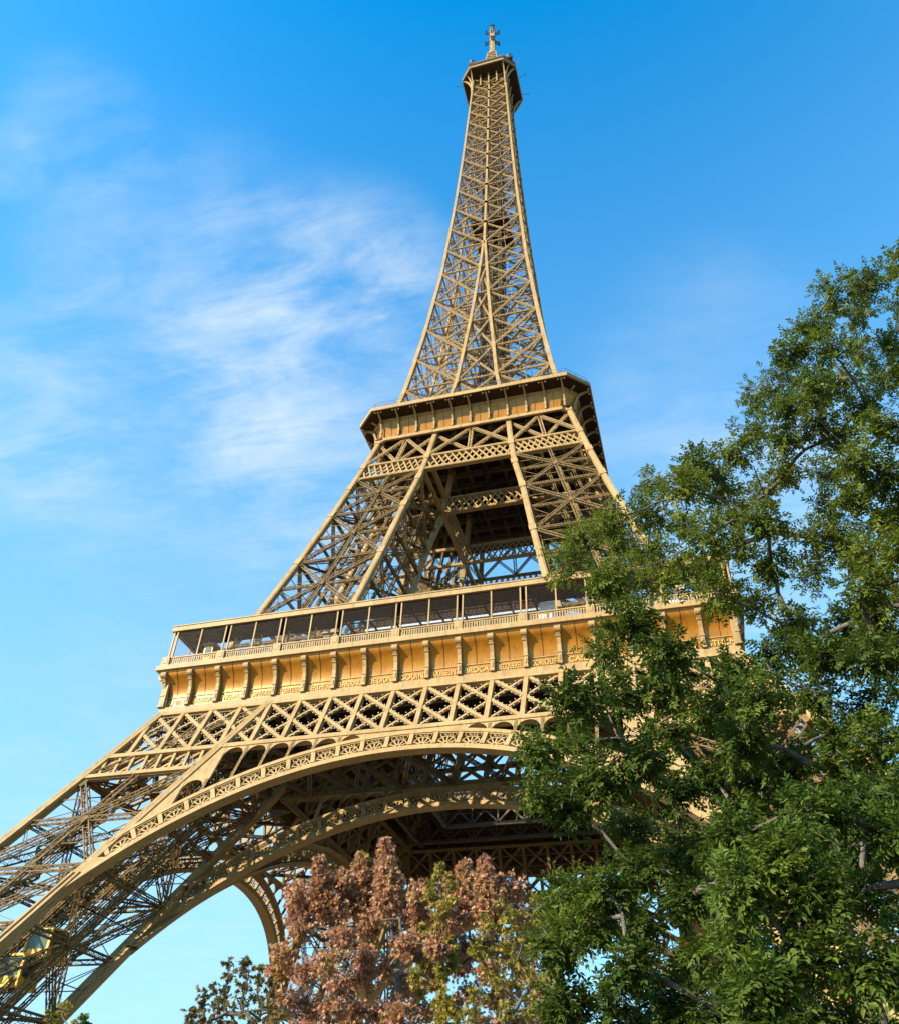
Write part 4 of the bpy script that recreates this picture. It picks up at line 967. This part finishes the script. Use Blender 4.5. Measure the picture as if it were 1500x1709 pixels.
C = [(27.74,-109.26,8.08,0.24),(27.14,-109.73,7.51,0.18),(28.06,-109.68,6.86,0.22),(28.24,-109.17,7.95,0.2),(28.06,-108.06,8.21,0.27),(27.17,-109.75,6.69,0.16),(27.4,-109.56,7.17,0.23),(28.72,-108.16,8.57,0.27),(27.75,-109.59,7.08,0.22),(28.27,-109.09,7.34,0.24),(28.0,-108.57,7.74,0.25),(27.06,-108.9,7.33,0.25),(27.23,-108.89,8.09,0.22),(27.96,-108.42,6.82,0.22),(28.67,-108.24,7.86,0.23),(28.06,-109.62,6.65,0.16),(27.54,-108.85,6.93,0.22),(28.23,-108.48,8.46,0.27),(27.56,-109.67,7.47,0.24),(27.15,-109.77,6.91,0.16),(28.36,-109.9,7.67,0.19),(27.45,-109.68,7.7,0.2),(27.62,-108.84,6.7,0.23),(29.07,-108.88,7.4,0.38),(29.4,-108.19,8.45,0.43),(28.31,-109.98,6.54,0.26),(29.14,-109.7,6.85,0.28),(29.15,-110.05,7.23,0.3),(29.62,-109.65,7.72,0.27),(28.47,-109.09,6.28,0.31),(28.67,-109.54,6.16,0.22),(29.65,-109.49,7.19,0.29),(27.81,-109.97,6.26,0.25),(27.48,-107.84,6.48,0.41),(28.55,-109.15,7.04,0.3),(30.15,-108.37,6.97,0.38),(28.88,-108.02,7.94,0.37),(29.29,-108.38,6.69,0.32),(29.67,-108.53,6.48,0.32),(29.65,-108.85,8.22,0.39),(28.67,-110.04,6.77,0.23),(27.03,-108.84,6.57,0.28)]
S = [(16.18,-92.16,13.71,0.18),(16.18,-92.16,13.49,0.23),(16.28,-92.11,13.28,0.28),(16.22,-92.14,13.06,0.33),(16.29,-92.11,12.86,0.37),(16.35,-92.08,12.65,0.42),(16.3,-92.1,12.44,0.47),(17.19,-91.41,14.01,0.18),(17.15,-91.42,13.78,0.23),(17.21,-91.4,13.56,0.28),(17.26,-91.38,13.35,0.33),(17.25,-91.38,13.13,0.37),(17.3,-91.36,12.92,0.42),(17.26,-91.38,12.7,0.47),(18.14,-92.12,14.15,0.18),(18.2,-92.1,13.94,0.23),(18.25,-92.08,13.72,0.28),(18.24,-92.09,13.5,0.33),(18.27,-92.08,13.29,0.37),(18.25,-92.08,13.08,0.42),(18.3,-92.07,12.87,0.47),(18.25,-92.08,12.66,0.52),(18.29,-92.07,12.46,0.57),(18.1,-90.66,13.6,0.18),(18.08,-90.66,13.38,0.23),(18.06,-90.67,13.16,0.28),(18.09,-90.66,12.94,0.33),(18.1,-90.65,12.73,0.37),(20.33,-91.28,13.69,0.18),(20.27,-91.29,13.47,0.23),(20.34,-91.27,13.26,0.28),(20.35,-91.27,13.05,0.33),(20.27,-91.29,12.84,0.37),(20.31,-91.28,12.63,0.42),(20.32,-91.28,12.43,0.47),(21.07,-91.94,13.51,0.18),(21.12,-91.93,13.3,0.23),(21.05,-91.94,13.09,0.28),(21.09,-91.93,12.89,0.33),(21.05,-91.94,12.68,0.37),(21.09,-91.93,12.48,0.42),(21.12,-91.93,12.29,0.47),(21.34,-91.28,13.19,0.18),(21.35,-91.28,12.98,0.23),(21.39,-91.27,12.78,0.28),(21.34,-91.28,12.57,0.33),(21.34,-91.28,12.37,0.37),(15.68,-92.27,13.0,0.18),(15.66,-92.28,12.79,0.23),(15.69,-92.27,12.58,0.28),(15.74,-92.25,12.38,0.33),(15.71,-92.26,12.17,0.37),(16.72,-91.51,13.22,0.18),(16.78,-91.49,13.01,0.23),(16.84,-91.46,12.8,0.28),(16.77,-91.49,12.58,0.33),(18.85,-90.8,13.15,0.18),(18.81,-90.81,12.93,0.23),(18.84,-90.81,12.72,0.28),(18.92,-90.78,12.52,0.33),(19.74,-90.28,10.29,0.43),(21.45,-91.82,9.18,0.47),(15.86,-93.03,11.1,0.42),(22.45,-91.32,10.47,0.46),(18.39,-90.45,12.69,0.55),(19.39,-91.33,10.87,0.45),(16.9,-90.01,9.58,0.4),(21.25,-91.86,12.63,0.51),(19.76,-90.84,13.15,0.46),(16.68,-91.89,12.54,0.5),(19.92,-88.85,9.5,0.51),(21.95,-90.42,12.3,0.55),(17.56,-90.85,13.04,0.44),(17.08,-90.42,10.96,0.49),(18.14,-92.73,11.81,0.37),(21.35,-90.54,11.41,0.44),(17.1,-90.3,11.58,0.45),(16.18,-90.22,9.38,0.43),(17.06,-92.28,9.93,0.37),(21.91,-89.27,9.53,0.5),(18.69,-89.44,10.29,0.44),(16.21,-91.98,10.03,0.52),(16.24,-92.96,9.04,0.36),(16.26,-93.0,11.67,0.41),(20.03,-91.54,9.33,0.5),(18.67,-89.17,12.66,0.54),(16.12,-93.24,12.53,0.45),(22.42,-89.16,11.42,0.42),(19.04,-92.5,11.32,0.45),(18.82,-93.04,8.85,0.38),(17.32,-89.45,10.26,0.52),(21.2,-91.38,10.28,0.45),(21.05,-91.87,9.64,0.39),(20.0,-90.12,11.83,0.55),(18.09,-89.85,10.83,0.45),(17.7,-91.11,13.65,0.48),(15.54,-90.78,11.11,0.5),(22.16,-88.09,12.44,0.55),(20.97,-90.89,12.21,0.39),(18.23,-89.67,9.62,0.47),(22.02,-91.18,10.96,0.47),(15.89,-92.74,10.02,0.47),(19.3,-92.06,12.79,0.4),(17.58,-93.32,11.41,0.5),(16.74,-91.81,13.27,0.48),(17.35,-93.61,10.74,0.43),(17.95,-90.53,11.27,0.49),(21.27,-92.37,10.69,0.36),(22.12,-89.86,10.09,0.5),(19.46,-91.57,9.12,0.41),(19.92,-88.85,10.88,0.4),(16.73,-89.83,10.22,0.52),(21.75,-91.32,12.95,0.5),(21.43,-89.7,10.73,0.54),(20.15,-89.96,12.9,0.54),(21.55,-90.34,9.82,0.46),(15.51,-90.14,9.72,0.51),(19.74,-89.51,11.39,0.48),(21.72,-89.28,11.95,0.51),(16.65,-90.99,10.69,0.42),(15.56,-92.65,10.66,0.4),(20.06,-92.91,11.12,0.37),(19.19,-92.89,9.64,0.48),(20.16,-91.93,12.02,0.52),(20.52,-89.49,11.93,0.48)]
Y2 = [(20.06,-92.82,13.12,0.13),(19.6,-91.57,13.29,0.16),(19.63,-92.13,12.9,0.18),(19.7,-92.52,12.57,0.21),(19.78,-92.12,12.46,0.24),(20.05,-92.88,12.04,0.26),(19.94,-91.61,13.28,0.13),(20.2,-92.23,12.86,0.16),(19.92,-91.42,12.88,0.18),(20.4,-92.89,12.24,0.21),(20.12,-92.45,12.33,0.13),(20.08,-92.66,12.06,0.16),(20.04,-92.48,11.9,0.18),(19.81,-92.04,11.81,0.21),(19.75,-91.8,11.66,0.24),(19.36,-91.93,11.88,0.13),(19.73,-92.29,11.58,0.16),(19.83,-92.68,11.28,0.18),(19.76,-92.4,11.15,0.21),(19.37,-91.62,11.12,0.24),(20.21,-92.35,11.46,0.13),(20.34,-92.32,11.26,0.16),(20.38,-92.64,10.99,0.18),(20.39,-92.49,10.83,0.21),(19.87,-91.45,10.86,0.24),(19.13,-91.72,11.2,0.13),(19.53,-92.17,10.89,0.16),(19.55,-93.08,10.51,0.18),(19.45,-92.56,10.43,0.21),(19.28,-91.64,10.41,0.24),(20.1,-92.77,10.67,0.13),(20.16,-92.76,10.48,0.16),(19.85,-92.15,10.41,0.18),(20.24,-92.86,10.09,0.21),(19.9,-91.89,10.08,0.24),(20.13,-92.36,9.81,0.26),(20.26,-92.68,9.57,0.29)]
T = [(16.44,-96.91,10.06,0.13),(16.49,-96.89,9.86,0.17),(16.48,-96.89,9.66,0.22),(16.47,-96.9,9.46,0.26),(16.5,-96.88,9.26,0.31),(16.58,-96.84,9.08,0.35),(17.39,-97.88,9.86,0.13),(17.36,-97.89,9.67,0.17),(17.47,-97.84,9.49,0.22),(17.44,-97.85,9.3,0.26),(17.44,-97.85,9.11,0.31),(17.49,-97.82,8.93,0.35),(17.34,-97.13,9.86,0.13),(17.35,-97.13,9.66,0.17),(17.36,-97.13,9.47,0.22),(17.42,-97.09,9.28,0.26),(17.5,-97.05,9.1,0.31),(17.49,-97.06,8.91,0.35),(15.98,-96.55,9.58,0.13),(16.13,-96.47,9.39,0.17),(16.15,-96.45,9.19,0.22),(16.15,-96.46,9.0,0.26),(16.3,-97.52,9.34,0.13),(16.37,-97.48,9.15,0.17),(16.32,-97.51,8.96,0.22),(16.41,-97.46,8.78,0.26),(16.44,-97.45,8.6,0.31),(16.44,-98.06,8.91,0.13),(16.48,-98.04,8.73,0.17),(16.45,-98.06,8.55,0.22),(17.36,-96.47,9.74,0.13),(17.39,-96.46,9.54,0.17),(17.44,-96.43,9.35,0.22),(17.4,-96.45,9.15,0.26),(17.49,-96.41,8.97,0.31),(17.21,-95.49,8.38,0.36),(16.58,-96.29,8.97,0.36),(17.57,-97.98,8.13,0.3),(18.16,-97.98,8.51,0.36),(15.83,-96.31,8.61,0.34),(16.3,-97.23,7.96,0.35),(18.28,-97.71,8.95,0.44),(17.98,-95.85,8.15,0.45),(16.06,-96.49,9.05,0.39)]
U_ = [(22.16,-98.83,8.13,0.29),(23.19,-97.83,9.6,0.3),(22.64,-98.06,9.46,0.36),(21.94,-98.48,8.51,0.27),(22.54,-98.22,8.36,0.3),(22.53,-98.56,8.92,0.34),(24.13,-98.69,9.08,0.23),(23.28,-99.2,8.63,0.23),(24.08,-98.54,9.9,0.28),(23.62,-99.2,8.1,0.28),(21.33,-97.67,8.44,0.3),(23.31,-99.12,9.78,0.27),(23.37,-97.02,10.08,0.31),(24.1,-97.46,8.83,0.35),(23.69,-99.15,8.68,0.26),(23.44,-97.99,10.3,0.33),(24.0,-97.79,8.21,0.29),(23.09,-98.8,8.09,0.32),(22.57,-98.32,9.79,0.3),(23.62,-97.2,8.73,0.3),(23.45,-96.96,11.0,0.31),(23.7,-96.79,9.84,0.37),(21.97,-98.43,8.87,0.24),(22.55,-97.51,10.39,0.37),(23.12,-98.39,10.5,0.34),(22.8,-97.2,9.41,0.33),(23.51,-97.87,9.33,0.32),(22.1,-97.54,8.75,0.31)]
V = [(3.18,-83.51,11.37,0.12),(3.22,-83.48,11.2,0.16),(3.26,-83.45,11.02,0.19),(3.3,-83.42,10.85,0.23),(3.35,-83.39,10.68,0.27),(3.39,-83.36,10.51,0.31),(3.43,-83.33,10.33,0.35),(3.03,-83.62,11.1,0.12),(3.08,-83.59,10.92,0.16),(3.12,-83.56,10.75,0.19),(3.16,-83.53,10.58,0.23),(3.2,-83.5,10.41,0.27),(3.43,-83.33,11.08,0.12),(3.47,-83.3,10.9,0.16),(3.51,-83.27,10.73,0.19),(3.55,-83.25,10.56,0.23),(3.59,-83.22,10.39,0.27)]
W_ = [(4.01,-86.28,10.41,0.28),(3.64,-85.46,11.25,0.41),(3.86,-86.27,10.86,0.31),(4.27,-85.6,10.6,0.39),(3.99,-85.31,10.07,0.34),(3.42,-85.6,10.14,0.38),(4.09,-84.69,9.98,0.4)]
make_tree('ash_tree', 'tallest green tree with airy crown rising past the first floor gallery of the tower', 'tree',
          [(31.2, -104.6, GZ), (31.0, -104.7, 7.5), (30.62, -104.81, 10.6), (30.1, -105.1, 12.2)], A, LEAF_A, 50, .07, True, 1, .022, .2)
make_tree('broadleaf_tree', 'dense dark green tree hiding one end of the tower arch', 'tree',
          [(28.6, -106.0, GZ), (28.35, -106.2, 6.4), (28.06, -106.6, 8.2)], B, LEAF_B, 58, .068, True, 2, .024, .14)
make_tree('broadleaf_tree', 'nearest green tree with the largest leaves standing before the dense dark tree', 'tree',
          [(28.8, -108.6, GZ), (28.65, -108.7, 6.2), (28.5, -108.9, 7.4)], C, LEAF_C, 60, .058, True, 3, .03, .13)
make_tree('sweetgum_tree', 'rust red autumn tree with pointed spires below the arch', 'tree',
          [(18.53, -91.09, GZ), (18.5, -91.0, 8), (18.4, -90.9, 11.0)], S, LEAF_S, 84, .112, False, 4, .024, .16, 'autumn trees below the arch', .2)
make_tree('sweetgum_tree', 'slim yellow green tree spire rising between the rust red spires', 'tree',
          [(21.3, -90.4, GZ), (21.2, -90.4, 8.5), (21.0, -90.4, 11.5)], Y2, LEAF_Y, 26, .108, False, 11, .024, .12, 'autumn trees below the arch', .2)
make_tree('sweetgum_tree', 'small dark bronze green tree standing against the sky beside the rust red tree', 'tree',
          [(17.31, -97.04, GZ), (17.3, -97.0, 7.6), (17.3, -97.0, 8.9)], T, LEAF_T, 7, .105, False, 5, .022, .1, 'autumn trees below the arch', .3)
make_tree('sweetgum_tree', 'yellow green tree between the rust red tree and the dark green tree', 'tree',
          [(23.08, -98.12, GZ), (23.1, -98.1, 7.4), (23.0, -98.1, 8.6)], U_, LEAF_U, 26, .085, False, 6, .022, .1, 'autumn trees below the arch', .3)
make_tree('poplar_tree', 'tip of a small slender tree showing against the sky under the open arch', 'tree',
          [(3.2, -83.5, GZ), (3.2, -83.5, 9.6)], V, LEAF_B, 7, .17, False, 7, .05, .12)
make_tree('shrubby_tree', 'low mossy green tree top against the foot of the arch', 'tree',
          [(3.74, -85.6, GZ), (3.7, -85.6, 9.4)], W_, LEAF_U, 12, .16, False, 8, .05, .14)
